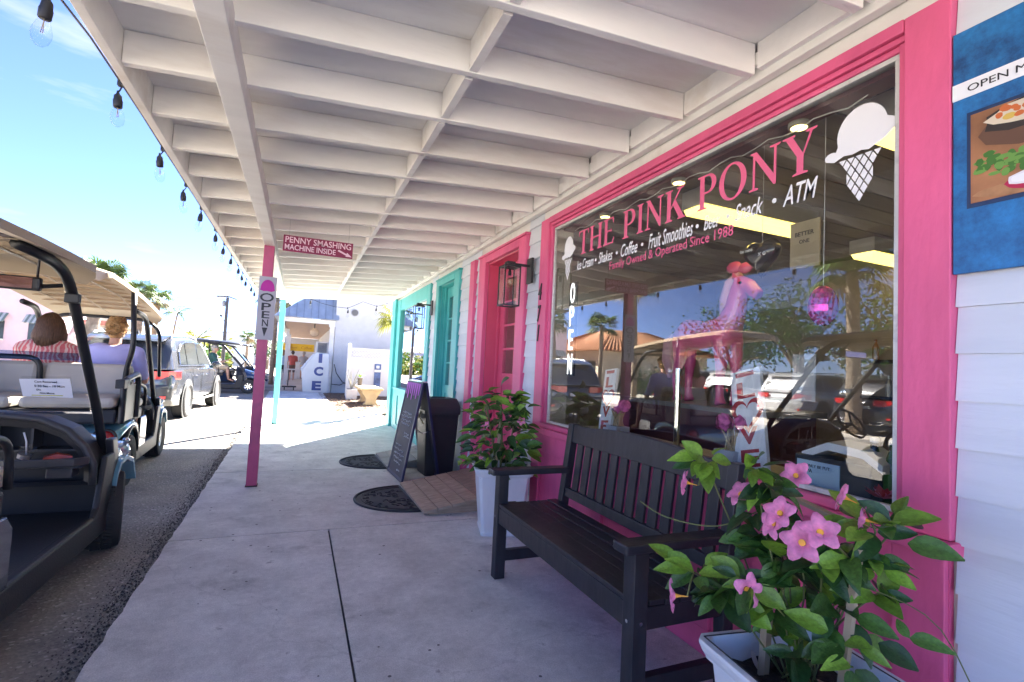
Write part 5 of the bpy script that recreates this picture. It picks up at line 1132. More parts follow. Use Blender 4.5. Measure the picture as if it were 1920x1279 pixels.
# ---------------- grey SUV
def suv(label, loc, rz, paint, group=None, cat='car', name='parked_car', big=True):
    t = thing(name, label, cat, loc, rz, group)
    P = lambda n, mb, m, par=t, **k: mb.build(n, m, par, **k)
    hw = .95
    # stations y, half width at sill, at belt, z sill, z belt
    st = [(-2.33,.70,.72,.45,.78),(-2.30,.80,.84,.33,.90),(-2.20,.88,.91,.27,.98),(-1.9,.93,.95,.25,1.03),(-1.2,.94,.95,.24,1.03),(0,.94,.945,.24,1.02),(1.0,.93,.94,.25,1.01),(1.35,.93,.93,.26,.99),(1.8,.90,.88,.27,.94),(2.15,.82,.76,.30,.86),(2.30,.66,.62,.36,.74)]
    rings = []
    for y, a, b, zs, zb in st:
        rings.append([Vector((s*x,y,z)) for s, x, z in [(-1,a*.86,zs),(-1,a,zs+.09),(-1,max(a,b)*1.0,zs+.32*(zb-zs)+.06),(-1,b,zb-.14),(-1,b*.965,zb-.03),(-1,b*.88,zb),(1,b*.88,zb),(1,b*.965,zb-.03),(1,b,zb-.14),(1,max(a,b)*1.0,zs+.32*(zb-zs)+.06),(1,a,zs+.09),(1,a*.86,zs)]])
    P('body', MB().loft(rings), paint, autosm=True, sub=1)
    # cabin: painted shell with separate glass
    cb_ = [(-2.24,.70,.76,.99,1.01),(-2.16,.73,.82,.99,1.16),(-2.04,.72,.845,.99,1.36),(-1.90,.69,.85,.99,1.54),(-1.72,.68,.85,.99,1.61),(-1.2,.68,.85,.99,1.65),(-.3,.68,.85,.99,1.66),(.1,.67,.85,.99,1.63),(.40,.65,.85,.99,1.56),(.95,.60,.84,.99,1.26),(1.38,.58,.78,.97,.99)]
    rings = [[Vector((s*x,y,z)) for s, x, z in [(-1,b,z0),(-1,(b+a+.04)/2,z0+.45*(z1-z0)),(-1,a+.04,z1-.10*(z1-z0)),(-1,a+.005,z1-.03*(z1-z0)),(-1,a*.88,z1),(-1,a*.4,z1+.015),(1,a*.4,z1+.015),(1,a*.88,z1),(1,a+.005,z1-.03*(z1-z0)),(1,a+.04,z1-.10*(z1-z0)),(1,(b+a+.04)/2,z0+.45*(z1-z0)),(1,b,z0)]] for y, a, b, z0, z1 in cb_]
    P('cabin', MB().loft(rings), paint, autosm=True)
    gl = mat('car_glass', (.05,.058,.058), .08, 0, coat=.3) if True else darkglass
    for sx in (-1,1):
        x = lambda z: sx*(.857-.212*(z-.99))
        def win_(name, poly): return P(name, MB().prism(poly, lambda u, v: Vector((x(v)+sx*.004,u,v)), (sx*.006,0,0)), gl)
        win_('rear_quarter_glass', [(-1.72,1.09),(-1.22,1.08),(-1.22,1.52),(-1.45,1.47),(-1.66,1.32)])
        win_('side_window', [(-1.16,1.08),(-.28,1.07),(-.28,1.55),(-1.16,1.525)])
        win_('side_window', [(-.22,1.07),(.92,1.06),(.42,1.44),(.18,1.53),(-.22,1.55)])
        P('window_trim', MB().tube([(x(1.07)+sx*.012,-1.74,1.07),(x(1.05)+sx*.012,.98,1.045)], .008, 4), chrome)
        P('window_trim', MB().tube([(x(1.08)+sx*.012,-1.74,1.08),(x(1.34)+sx*.012,-1.69,1.34),(x(1.49)+sx*.012,-1.46,1.49),(x(1.555)+sx*.012,-1.1,1.55),(x(1.575)+sx*.012,-.2,1.572),(x(1.545)+sx*.012,.2,1.545),(x(1.45)+sx*.012,.45,1.45),(x(1.07)+sx*.012,.98,1.06)], .008, 4), chrome)
        P('roof_rail', MB().tube([(sx*.64,-1.75,1.60),(sx*.65,-1.6,1.665),(sx*.65,-.4,1.705),(sx*.64,.2,1.66),(sx*.63,.35,1.60)], .02, 6), alu, smooth=True)
        for yy in (-1.42,1.42): # dark wheel housings standing just proud of the flank
            P('wheel_arch', MB().lathe([(.43,0),(.43,.012),(.39,.014),(0,.002)], (sx*.943,yy,.36), 28, 'x') if sx > 0 else MB().lathe([(.43,0),(.43,-.012),(.39,-.014),(0,-.002)], (sx*.943,yy,.36), 28, 'x'), mat('arch_dark', (.05,.05,.05), .7))
            wheel(t, (sx*.86,yy,.36), .36, .25, .25, 5, alloy, 0, False, sx)
        P('door_seam', MB().tube([(sx*.953,-.30,.40),(sx*.957,-.30,.92),(sx*.945,-.30,1.0)], .004, 4), black); P('door_seam', MB().tube([(sx*.953,-1.02,.62),(sx*.957,-1.16,.92),(sx*.945,-1.16,1.0)], .004, 4), black); P('door_seam', MB().tube([(sx*.95,.92,.40),(sx*.953,.98,.9)], .004, 4), black)
        for yy in (-.95,.02): P('door_handle', MB().box((sx*.955,yy,.845),(sx*.985,yy+.22,.875)), chrome, bevel=.006)
        P('sill_strip', MB().box((sx*.945,-.98,.285),(sx*.965,.98,.325)), alu, bevel=.005)
        P('door_mirror', MB().ball((sx*1.03,.72,1.08), (.11,.06,.075), 10), paint, smooth=True)
        tl = MB(); tl.loft([[Vector((sx*xx,yy,.80)),Vector((sx*xx,yy,.955)),Vector((sx*(xx-.02),yy+.03,.955)),Vector((sx*(xx-.02),yy+.03,.80))] for xx, yy in ((.36,-2.355),(.62,-2.335),(.80,-2.285),(.90,-2.17),(.945,-1.98))]); P('tail_light', tl, red_lens, bevel=.006)
        P('reflector', MB().box((sx*.44,-2.352,.435),(sx*.80,-2.30,.49)), red_lens, bevel=.004)
    P('rear_window', MB().loft([[Vector((-x,y,z)),Vector((x,y,z)),Vector((x,y+.01,z-.01)),Vector((-x,y+.01,z-.01))] for x, y, z in ((.68,-2.205,1.08),(.63,-2.07,1.32),(.56,-1.93,1.48))]), gl)
    P('rear_spoiler', MB().loft([[Vector((-x,y,z)),Vector((x,y,z)),Vector((x,y,z-.04)),Vector((-x,y,z-.03))] for x, y, z in ((.60,-2.06,1.56),(.62,-1.85,1.62),(.62,-1.6,1.655))]), paint, autosm=True)
    P('rear_bumper', MB().loft([[Vector((s*x,y,z)) for s, x, y in ((-1,.93,-1.98),(-1,.86,-2.25),(-1,.66,-2.36),(1,.66,-2.36),(1,.86,-2.25),(1,.93,-1.98))] for z in (.30,.42,.62,.70)], close=False, caps=False), paint, solid=.03, autosm=True)
    P('diffuser', MB().box((-.62,-2.385,.26),(.62,-2.30,.37)), black, bevel=.02)
    for sx in (-1,1): P('exhaust_trim', hoop(.016, [(sx*.28,-2.395,.29),(sx*.60,-2.395,.29),(sx*.66,-2.37,.37),(sx*.28,-2.395,.37)]), chrome, smooth=True)
    P('number_plate', MB().box((-.26,-2.372,.62),(.26,-2.362,.78)), mat('plate_blue_white', (.55,.60,.62), .4), bevel=.004)
    P('aerial', MB().loft([[Vector((-.02,-1.35,1.665)),Vector((.02,-1.35,1.665)),Vector((.004,-1.42,1.74)),Vector((-.004,-1.42,1.74))],[Vector((-.02,-1.48,1.665)),Vector((.02,-1.48,1.665)),Vector((.004,-1.46,1.74)),Vector((-.004,-1.46,1.74))]]), black)
    return t
silver = mat('silver_grey_paint', (.10,.103,.107), .22, .55, var=.04, coat=.8)
s1 = suv('silver grey SUV parked ahead of the golf carts', (-2.92,13.68,-.06), R(-3.2), silver)
# a row of parked cars across the road, seen mirrored in the shop window
for i, (y, x, c, lab) in enumerate(((12.2,-13.6,(.62,.62,.62),'white SUV parked across the road, second from the near end of the row'),(15.2,-13.9,(.60,.60,.60),'white SUV parked across the road beside the palm trunk'),(9.2,-13.4,(.03,.03,.035),'black SUV parked nearest in the row across the road'),(18.4,-14.2,(.25,.26,.28),'grey SUV parked far along the row across the road'))):
    c_ = copy_tree(s1); c_.location = (x,y,-.06); c_.rotation_euler = (0,0,R(88+2*i)); tag(c_, lab, 'car', 'cars parked across the road')
    pm_ = mat('car_paint_%s' % ['white','pearl','black','steel'][i], c, .2, .1, coat=.8)
    for ch in c_.children:
        if ch.name.split('.')[0] in ('body','cabin','rear_spoiler','rear_bumper','door_mirror'):
            ch.data = ch.data.copy(); ch.data.materials[0] = pm_
    c_['group'] = 'cars parked across the road'
# dark carts crossing at the corner
c3 = cart('dark navy golf cart side on at the corner with two riders and black roof', (-2.42,20.4,-.06), R(-86), mat('navy_paint', (.03,.06,.13), .2, .2, coat=.8), mat('black_roof', (.02,.022,.03), .35), cream, (-1.35,.55), (1.84,1.76), False, 0, False)
c4 = copy_tree(c3); c4.location = (-2.3,22.6,-.06); c4.rotation_euler = (0,0,R(-92)); tag(c4, 'second dark golf cart just behind the navy one at the corner', 'golf cart', 'golf carts along the street')

# ================================================================== people
def limb(m, pts, rs, n=10):
    m.tube(pts, rs, n); 
    for p, r_ in zip(pts, rs): m.ball(p, r_*1.0, 8)
def hand(m, w, d, side):
    """palm, four unequal bent fingers and a thumb; w wrist, d direction"""
    w = Vector(w); d = Vector(d).normalized(); up_ = Vector((0,0,1)) if abs(d.z) < .8 else Vector((0,1,0)); s = d.cross(up_).normalized()*side; nrm = s.cross(d).normalized()
    for k in range(3): m.ball(w+d*(.03+.025*k), (.026,.026,.022), 8)
    for k, L in enumerate((.062,.072,.068,.052)):
        b = w+d*.085+s*(-.030+.020*k); m.tube([b, b+d*L*.5-nrm*.008, b+d*L*.85-nrm*.028], [.0095,.0088,.007], 6)
    b = w+d*.035-s*.03; m.tube([b, b-s*.025+d*.025, b-s*.028+d*.055], [.012,.010,.008], 6)
def person(label, loc, rz, pose, top_m, bottom_m, hair_m, hair='short', sleeves=.5, group=None, shorts=True, sit=True, vox=.018, female=False):
    t = thing('person', label, 'person', loc, rz, group)
    sh = .185 if female else .205
    if sit: hipz = .0; hip = Vector((0,0,0)); chest = Vector((0,-.05,.42)); 
    else: hip = Vector((0,0,.92)); chest = Vector((0,.0,1.36))
    neck = chest+Vector((0,.02,.10)); head = neck+Vector((0,.045,.165))
    def leg(s, r0, r1, r2, m, upto=3):
        h = hip+Vector((s*.095,0,-.02))
        if sit: K = Vector((s*.12,.42,.03)); A = Vector((s*.12,.50,-.38)); T = A+Vector((0,.16,-.05))
        else:
            st = pose.get('step',.0)*s; K = Vector((s*.10,.03+st*.5,.50)); A = Vector((s*.10,st-.02,.09)); T = A+Vector((0,.17,-.055))
        pts = [h, h.lerp(K,.5), K, K.lerp(A,.35), A, T][:upto]; m_rs = [r0, r0*.9, r1, r1*.98, r2, r2*.9][:upto]
        limb(m, pts, m_rs)
    def arm(s, m, k=1., upto=3):
        S = chest+Vector((s*sh,0,.02)); E, Wr = pose.get('R' if s > 0 else 'L', (S+Vector((s*.07,.08,-.28)), S+Vector((s*.0,.32,-.30))))
        E = Vector(E); Wr = Vector(Wr)
        pts = [S, S.lerp(E,.5), E, E.lerp(Wr,.5), Wr]; rs = [.058*k,.050*k,.042*k,.038*k,.027*k]
        if upto < 3: pts, rs = [S, S.lerp(E,.5), S.lerp(E,.85)], rs[:3]
        limb(m, pts, rs, 8); return E, Wr
    def torso(m, k=1.):
        m.loft([[Vector((x*math.cos(a), y*math.sin(a), 0))*k + hip.lerp(chest+Vector((0,0,.09)), f) for a in [i*6.283/16 for i in range(16)]] for f, x, y in ((-.12,.14,.11),(0,.175,.125),(.25,.155,.115),(.5,.165,.12),(.75,.19,.125),(.92,.175,.105),(1.0,.08,.07))])
    b = MB(); torso(b); b.tube([neck-Vector((0,0,.06)), neck+Vector((0,.02,.09))], [.062,.052], 10)
    b.ball(head, (.073,.092,.112), 16); b.ball(head+Vector((0,.035,-.06)), (.055,.062,.055), 10)   # skull and jaw
    b.ball(head+Vector((0,.10,-.012)), (.014,.022,.026), 8)                                           # nose
    for s in (-1,1): b.ball(head+Vector((s*.076,-.005,-.01)), (.012,.022,.033), 8)
    for s in (-1,1):
        leg(s, .080, .056, .038, b, 6); E, Wr = arm(s, b); hand(b, Wr, (Wr-E), s)
    body = remesh(b, vox*.62, 'body', skin, t, 4)
    for s in (-1,1): MB().ball(head+Vector((s*.03,.082,.012)), .011, 8).build('eye', mat('eye_dark', (.05,.035,.03), .2), t, smooth=True)
    MB().ball(head+Vector((0,.088,-.055)), (.024,.008,.007), 8).build('mouth', mat('lips', (.45,.16,.14), .5), t, smooth=True)
    c = MB(); torso(c, 1.07)
    for s in (-1,1): arm(s, c, 1.28, 3 if sleeves > .8 else 2); c.ball(chest+Vector((s*sh*.55,-.0,.055)), (.11,.085,.06), 10)
    remesh(c, vox, 'shirt', top_m, t, 5)
    d = MB(); d.ball(hip+Vector((0,0,-.02)), (.185,.135,.13), 12)
    for s in (-1,1): leg(s, .095, .072, .055, d, 3 if shorts else 5)
    remesh(d, vox, 'shorts' if shorts else 'trousers', bottom_m, t, 4)
    h = MB(); rr = random.Random(len(label))
    h.ball(head+Vector((0,-.012,.028)), (.086,.098,.105), 16); h.ball(head+Vector((0,-.035,-.03)), (.080,.078,.09), 12)
    if hair == 'long':
        h.ball(head+Vector((0,-.025,.01)), (.098,.098,.115), 16)
        h.tube([head+Vector((0,-.04,.02)), head+Vector((0,-.075,-.12)), head+Vector((0,-.085,-.24)), head+Vector((0,-.09,-.30))], [.088,.092,.085,.05], 14)
        for s in (-1,1): h.tube([head+Vector((s*.07,-.02,.03)), head+Vector((s*.105,-.03,-.1)), head+Vector((s*.11,-.05,-.24))], [.04,.042,.028], 10)
    else:
        for k in range(30):
            v = Vector((rr.gauss(0,1), rr.gauss(-.7,.8), rr.gauss(.5,.8))).normalized(); h.ball(head+Vector((v.x*.082, v.y*.095-.012, v.z*.10+.012)), rr.uniform(.022,.034), 6)
    ho = remesh(h, .014, 'hair', hair_m, t, 2)
    if vox < .02:
        sm_ = MB()
        for k in range(260):
            a = rr.uniform(0, 6.28); q = rr.random(); v = Vector((math.cos(a), math.sin(a)-.25, 0)); top = head+Vector((v.x*.05*q, v.y*.05*q-.015, .128-.02*q)); L = .34 if hair == 'long' else .13
            if v.y > .45: continue
            if hair == 'long': P_ = [top, head+Vector((v.x*.100, v.y*.10-.02, .05)), head+Vector((v.x*.112, v.y*.105-.03, -.08)), head+Vector((v.x*.105+rr.gauss(0,.01), v.y*.09-.06, -.08-L*rr.uniform(.4,.75)))]
            else:
                c_ = head+Vector((v.x*.09*(.4+.6*q), v.y*.10*(.4+.6*q)-.015, .115-.17*q*q)); P_ = [c_+Vector((.020*math.cos(j*1.5+a), .020*math.sin(j*1.5+a), -.010*j+.012)) for j in range(5)]
            sm_.tube(P_, [.0045]*(len(P_)-1)+[.0015], 4)
        sm_.build('hair_strand', hair_m, ho, smooth=True)['kind'] = 'stuff'
    return t
def fabric(n, c, c2=None, sc=30):
    m = mat(n, c, .85, var=.12, bump=.25, bs=18)
    if c2:
        nt = m.node_tree; b = nt.nodes['Principled BSDF']; w = nt.nodes.new('ShaderNodeTexWave'); w.inputs['Scale'].default_value = sc; w.inputs['Distortion'].default_value = 9; w.inputs['Detail'].default_value = 3
        tcx = nt.nodes.new('ShaderNodeTexCoord'); nt.links.new(tcx.outputs['Object'], w.inputs['Vector'])
        rmp = nt.nodes.new('ShaderNodeValToRGB'); rmp.color_ramp.elements[0].position = .55; rmp.color_ramp.elements[0].color = (*c,1); rmp.color_ramp.elements[1].position = .62; rmp.color_ramp.elements[1].color = (*c2,1)
        nt.links.new(w.outputs[0], rmp.inputs[0]); nt.links.new(rmp.outputs[0], b.inputs['Base Color'])
    return m
brown_hair = mat('brown_hair', (.13,.065,.035), .5, var=.4, vs_=30, stretch=(6,6,.7), bump=.5, bs=60); blond_hair = mat('blond_hair', (.42,.24,.09), .5, var=.45, vs_=26, bump=.6, bs=50); grey_hair = mat('grey_hair', (.35,.33,.31), .6, var=.3, vs_=30)
drive = {'L': ((-.27,.14,.18),(-.10,.42,.28)), 'R': ((.27,.14,.18),(.10,.42,.28))}
lap = {'L': ((-.27,.06,.14),(-.12,.28,.06)), 'R': ((.27,.06,.14),(.12,.28,.06))}
SEATZ = .86
ct_, st_ = math.cos(R(2.9)), math.sin(R(2.9))
def in_c2(x, y, z): return (-2.08 + x*ct_ - y*st_, 6.85 + x*st_ + y*ct_, -.06+z)
person('woman with long brown hair in a pink patterned shirt seated in the four seat cart', in_c2(-.27,-.30,SEATZ), R(2.9), drive, fabric('pink_patterned_cloth', (.62,.13,.14), (.72,.50,.42), 9), fabric('white_cloth', (.6,.6,.6)), brown_hair, 'long', .5, female=True)
person('person with curly blond hair in a lavender shirt seated in the four seat cart', in_c2(.27,-.30,SEATZ), R(2.9), lap, fabric('lavender_cloth', (.44,.43,.74)), fabric('floral_cloth', (.5,.48,.5), (.12,.12,.16), 12), blond_hair, 'short', .5)
def in_c3(x, y, z): a = R(-86); return (-2.42 + x*math.cos(a) - y*math.sin(a), 20.4 + x*math.sin(a) + y*math.cos(a), -.06+z)
person('grey haired rider in a dark green shirt on the near seat of the navy cart', in_c3(.26,-.30,SEATZ), R(-86), drive, fabric('dark_green_cloth', (.03,.10,.09)), fabric('tan_cloth', (.45,.36,.25)), grey_hair, 'short', .5, vox=.026)
person('dark shirted rider on the far seat of the navy cart', in_c3(-.26,-.30,SEATZ), R(-86), lap, fabric('dark_blue_cloth', (.04,.04,.09)), fabric('dark_cloth', (.05,.05,.06)), mat('dark_hair', (.03,.02,.015), .5), 'short', .5, vox=.026)
hang = {'L': ((-.26,.0,1.10),(-.25,.10,.86)), 'R': ((.26,.0,1.10),(.25,.10,.86))}
reach = {'L': ((-.27,.08,1.12),(-.16,.30,1.10)), 'R': ((.27,.08,1.12),(.16,.30,1.10))}
person('man in a red shirt and brown shorts standing under the far porch', (-.30,32.0,-.05), R(8), reach, fabric('red_cloth', (.45,.09,.075)), fabric('brown_cloth', (.16,.10,.08)), mat('dark_hair', (.03,.02,.015), .5), 'short', .5, None, True, False, .03)
person('woman in a pale blue top and black shorts standing beside the man in red', (-.78,30.5,-.05), R(-6), hang, fabric('pale_blue_cloth', (.30,.42,.55)), fabric('black_cloth', (.03,.03,.035)), mat('sandy_hair', (.26,.15,.08), .5), 'long', .5, None, True, False, .03, True)
person('person in a maroon shirt at the counter behind the woman in pale blue', (-1.25,33.5,-.05), R(25), hang, fabric('maroon_cloth', (.22,.05,.06)), fabric('dark_cloth', (.05,.05,.06)), brown_hair, 'short', .5, None, False, False, .03)
person('person in a grey shirt at the far counter right of the man in red', (.30,34.5,-.05), R(-20), reach, fabric('grey_cloth', (.3,.3,.32)), fabric('tan_cloth', (.45,.36,.25)), grey_hair, 'short', .5, None, True, False, .03)

# ================================================================== far end: ice chest, white building, lattice, planter bed
ice = wthing('ice_chest', 'white slant fronted ice chest with blue ICE lettering', 'ice chest', (.7,21.5,-.07))
ice_m = mat('white_enamel', (.55,.59,.63), .3, var=.05)
MB().prism([(.24,-.04),(1.17,-.04),(1.12,1.50),(.62,1.53),(.14,.80)][::-1], lambda u, v: Vector((u,21.0,v)), (0,1.5,0)).build('cabinet', ice_m, ice, bevel=.015)
for k in range(2): MB().prism([(.145+.03,.83),(.60,1.46),(.575,1.49),(.12,.86)], lambda u, v: Vector((u-.02,21.06+.74*k,v)), (0,.68,0)).build('door', ice_m, ice, bevel=.01); MB().bar((.28,21.08+.74*k,1.10),(.28,21.66+.74*k,1.10),.03).build('handle', black, ice)
blue_l = mat('blue_letters', (.01,.04,.22), .4)
for s, x, z in (('I',.80,1.31),('C',.76,.80),('E',.72,.24)): put_text(s, (x,20.985,z), FX, FY, blue_l, ice, height=.36, width=.13 if s == 'I' else .34, bold=.05, extrude=.002)
wb = wthing('white_building', 'large plain white stucco building with a metal roofed porch', 'building', (6,30,-.07))
stucco = mat('white_stucco', (.52,.53,.54), .85, var=.05, bump=.5, bs=25, dirt=(.46,.46,.46), ds=.5)
bx('wall', (1.30,21.5,-.1), (14,44,4.05), stucco, wb)
bx('coping', (1.26,21.46,4.051), (14.05,44.05,4.16), white, wb)
bx('porch_post', (1.10,21.46,-.05), (1.27,21.63,2.72), white, wb); bx('post_cap', (1.06,21.42,2.60), (1.295,21.66,2.70), white, wb)
for y in (27, 33): bx('porch_post', (-.62,y,-.05), (-.48,y+.14,2.70), white, wb)
bx('porch_beam', (-.72,21.52,2.70), (1.298,21.64,2.86), white, wb); bx('porch_beam', (-.76,21.52,2.701), (-.64,40,2.861), white, wb)
bx('porch_ceiling', (-.638,21.65,2.74), (1.298,40,2.77), mat('peach_ceiling', (.66,.48,.36), .7), wb)
seam = mat('galvanised_roof', (.52,.58,.62), .35, .6, var=.1)
# porch roof rising towards the building, seams running down to the street
rf = MB(); rf.add([(-.95,21.35,2.87),(1.295,22.6,4.6),(1.295,40,4.6),(-.95,40,2.87)], [(0,1,2,3)]); rf.add([(-.95,21.35,2.87),(1.42,21.35,2.87),(1.42,21.42,2.95),(1.295,22.6,4.6)], [(0,1,2,3)]); roof_ = rf.build('porch_roof', seam, wb, solid=.03)
for k in range(26):
    y = 21.55+.36*k; f = min(1, (y-21.35)/1.25)
    MB().bar((-.95,y,2.905),(-.95+2.245*f,y,2.905+1.73*f),.03,.06).build('seam', mat('roof_seam', (.38,.43,.47), .4, .6), roof_)
for k in range(8):
    x = -.72+.27*k; f = min(1, (x+.95)/2.245); MB().bar((x,21.34,2.90), (x,21.34+1.25*f,2.90+1.73*f), .028, .05, upv=(0,-1,.7)).build('seam', mat('roof_seam', (.38,.43,.47), .4, .6), roof_)
ac = wthing('wall_air_conditioner', 'white louvred air conditioner behind the ice chest', 'air conditioner', (.92,22.8,1.5)); bx('case', (.66,22.9,1.50), (1.16,23.4,2.02), white, ac)
for k in range(9): bx('louvre', (.74+.04*k,22.885,1.56), (.76+.04*k,22.899,1.97), mat('louvre_dark', (.10,.10,.11)), ac)
fan = wthing('porch_fan', 'tan pedestal fan head under the porch ceiling', 'fan', (.55,22.6,2.3)); MB().lathe([(.02,-.05),(.17,-.03),(.19,0),(.17,.03),(.03,.06)], (.55,22.6,2.38), 16, 'y').build('cage', mat('tan_plastic', (.55,.40,.26), .5), fan, smooth=True); MB().bar((.55,22.6,2.38),(.55,22.6,2.74),.04).build('stem', black, fan)
ban = wthing('yellow_banner', 'yellow banner with small dark lettering under the far porch', 'banner', (0,33.2,1.9))
bx('banner', (-.95,33.2,1.70), (.85,33.23,2.14), mat('yellow_vinyl', (.78,.48,.02), .5), ban)
put_text('Ice Cream', (-.50,33.195,1.92), FX, FY, mat('orange_letters', (.50,.22,.02)), ban, width=.75); put_text('Coffee', (.42,33.195,1.92), FX, FY, mat('orange_letters', (.50,.22,.02)), ban, width=.6)
cnt = wthing('porch_counter', 'white serving counter at the back of the far porch', 'counter', (0,36,0)); bx('counter_body', (-1.0,35.5,-.06), (1.29,36.2,1.05), white, cnt); bx('back_wall', (-1.0,39,-.06), (1.29,39.1,2.7), stucco, cnt)
table = wthing('cafe_table', 'small cafe table beside the ice chest under the porch', 'table', (-.05,26.5,0)); bx('table_top', (-.45,26.1,.70), (.35,26.9,.74), white, table)
for x in (-.4,.27):
    for y in (26.15,26.82): bx('leg', (x,y,-.06), (x+.035,y+.035,.699), black, table)
cart_ = wthing('hand_truck', 'dark low hand truck on the ground beside the ice chest', 'trolley', (-.25,23,0)); bx('bed', (-.55,22.8,.05), (.0,23.2,.10), black, cart_)
for x in (-.45,-.1): MB().lathe([(.07,-.02),(.075,0),(.07,.02)], (x,22.8,.01), 12, 'x').build('wheel', rubber, cart_)
# wall vent, cable
vt = wthing('wall_vent', 'small square vent high on the white stucco wall', 'vent', (2.05,21.48,3.3)); MB().lathe([(.14,-.02),(.15,0),(.15,.01)], (2.02,21.475,3.25), 14, 'y').build('ring', mat('vent_grey', (.3,.3,.29)), vt); MB().lathe([(.12,-.02),(.12,-.024),(0,-.024)], (2.02,21.47,3.25), 14, 'y').build('grille', mat('vent_dark', (.12,.12,.12)), vt)
cab = wthing('wall_cable', 'black cables looping down the white stucco wall to an outlet box', 'cable', (1.6,21.4,.6)); MB().tube([(1.35,21.46,1.1),(1.45,21.44,.75),(1.7,21.4,.40),(2.0,21.4,.25),(2.3,21.4,.1)], .018, 6).tube([(1.3,21.44,.30),(1.6,21.42,.27),(1.9,21.42,.42),(2.3,21.44,.40)], .015, 6).build('cord', black, cab); bx('outlet_box', (1.82,21.42,.42), (1.95,21.495,.58), mat('box_grey', (.2,.2,.2)), cab)
# mulch bed
mu_ = MB(); r = random.Random(9); n = 26; vs = []
for j in range(n+1):
    for i in range(n+1): 
        x = .98+3.6*i/n; y = 13.2+8.2*j/n; e = min(1, 3*min(i, j, n-j, n)/n+.05)
        vs.append((x+ (r.uniform(-.1,.1) if 0 < i else r.uniform(-.25,.02)), y, -.05+.06*e+r.uniform(-.01,.02)))
mu_.add(vs, [(j*(n+1)+i, j*(n+1)+i+1, (j+1)*(n+1)+i+1, (j+1)*(n+1)+i) for j in range(n) for i in range(n)])
struct(mu_.build('mulch_bed', mat('brown_mulch', (.12,.075,.045), .95, var=.6, vs_=14, bump=1., bs=40, dirt=(.33,.26,.18), ds=3)))
for i in range(700):
    pass
ch = MB()
for i in range(1500):
    x = .8+3.2*r.random(); y = 13.2+7*r.random(); a = r.uniform(0,3.1); L = r.uniform(.02,.06); c_ = Vector((x,y,-.0+r.uniform(0,.03))); d_ = Vector((math.cos(a),math.sin(a),r.uniform(-.2,.3)))*L
    ch.bar(c_-d_, c_+d_, .012, .006)
struct(ch.build('bark_chips', mat('bark_chip', (.15,.09,.055), .9, var=.6, vs_=9)), 'stuff')
lf = wthing('lattice_fence', 'white vinyl privacy fence with a lattice top behind the stone bench', 'fence', (2.4,19,0))
vinyl = mat('white_vinyl_fence', (.6,.6,.6), .4, var=.03)
for x in (1.62, 4.0): bx('post', (x,18.93,-.07), (x+.13,19.06,1.86), vinyl, lf, .004); MB().loft([[(x-.015,18.915,1.861),(x+.145,18.915,1.861),(x+.145,19.075,1.861),(x-.015,19.075,1.861)],[(x+.06,18.99,1.92),(x+.07,18.99,1.92),(x+.07,19.0,1.92),(x+.06,19.0,1.92)]]).build('post_cap', vinyl, lf)
bx('panel', (1.751,18.98,.02), (3.999,19.01,1.33), vinyl, lf); bx('rail', (1.751,18.96,1.331), (3.999,19.03,1.39), vinyl, lf); bx('rail', (1.751,18.96,1.68), (3.999,19.03,1.75), vinyl, lf)
for sgn in (-1,1):
    for k in range(-3, 26):
        xa = 1.76+k*.105; za, zb = 1.39, 1.68; dx = .29
        x0, x1 = (xa, xa+dx) if sgn > 0 else (xa+dx, xa); lo, hi = 1.752, 3.998
        p, q = Vector((x0,0,za)), Vector((x1,0,zb))
        def cl_(p, q):
            ts = [0,1]
            for lim in (lo,hi):
                if (p.x-lim)*(q.x-lim) < 0: ts.append((lim-p.x)/(q.x-p.x))
            ts.sort(); best = None
            for a_, b_ in zip(ts, ts[1:]):
                mx_ = p.x+(q.x-p.x)*(a_+b_)/2
                if lo <= mx_ <= hi: best = (p.lerp(q,a_), p.lerp(q,b_))
            return best
        c_ = cl_(p, q)
        if c_ and (c_[1]-c_[0]).length > .04:
            y = 18.988 if sgn > 0 else 19.0
            MB().bar((c_[0].x,y,c_[0].z),(c_[1].x,y,c_[1].z),.036,.01,upv=(0,1,0)).build('lattice_slat', vinyl, lf)
sb_ = wthing('stone_bench', 'tan cast stone garden bench with a flared pedestal on the mulch', 'bench', (2.05,15.8,0))
stone = mat('tan_cast_stone', (.50,.38,.22), .85, var=.15, vs_=4, bump=.5, bs=40)
MB().loft([[Vector((x,y,z)) for x, y in ((1.72,15.2),(2.38,15.2),(2.38,16.9),(1.72,16.9))] for z in (.42,.50)]).build('seat', stone, sb_, bevel=.02)
for y in (15.28, 16.45): MB().loft([[Vector((2.05-w_,y,z)),Vector((2.05+w_,y,z)),Vector((2.05+w_,y+.2,z)),Vector((2.05-w_,y+.2,z))] for w_, z in ((.22,-.04),(.21,.03),(.15,.08),(.16,.2),(.25,.33),(.28,.419))]).build('pedestal', stone, sb_, bevel=.012)
wp = wthing('planter_box', 'low white square planter holding bare grey branches by the fence post', 'planter', (1.70,17.6,0)); bx('pot', (1.53,17.4,-.06), (1.87,17.75,.33), white, wp, .01); bx('soil', (1.56,17.43,.331), (1.84,17.72,.335), gold, wp)
brn = wthing('bare_plant', 'bare grey pencil branches rising from the low white planter', 'plant', (1.70,17.6,.33)); bm_ = MB(); r = random.Random(2)
for k in range(11):
    a = r.uniform(0,6.28); e = Vector((math.cos(a)*r.uniform(.05,.3), math.sin(a)*.2, r.uniform(.35,.8))); bm_.tube([(1.70,17.6,.32), Vector((1.70,17.6,.32))+e*.5+Vector((0,0,.05)), Vector((1.70,17.6,.32))+e], [.016,.013,.006], 5)
bm_.build('branch', mat('grey_branch', (.28,.27,.23), .8), brn)
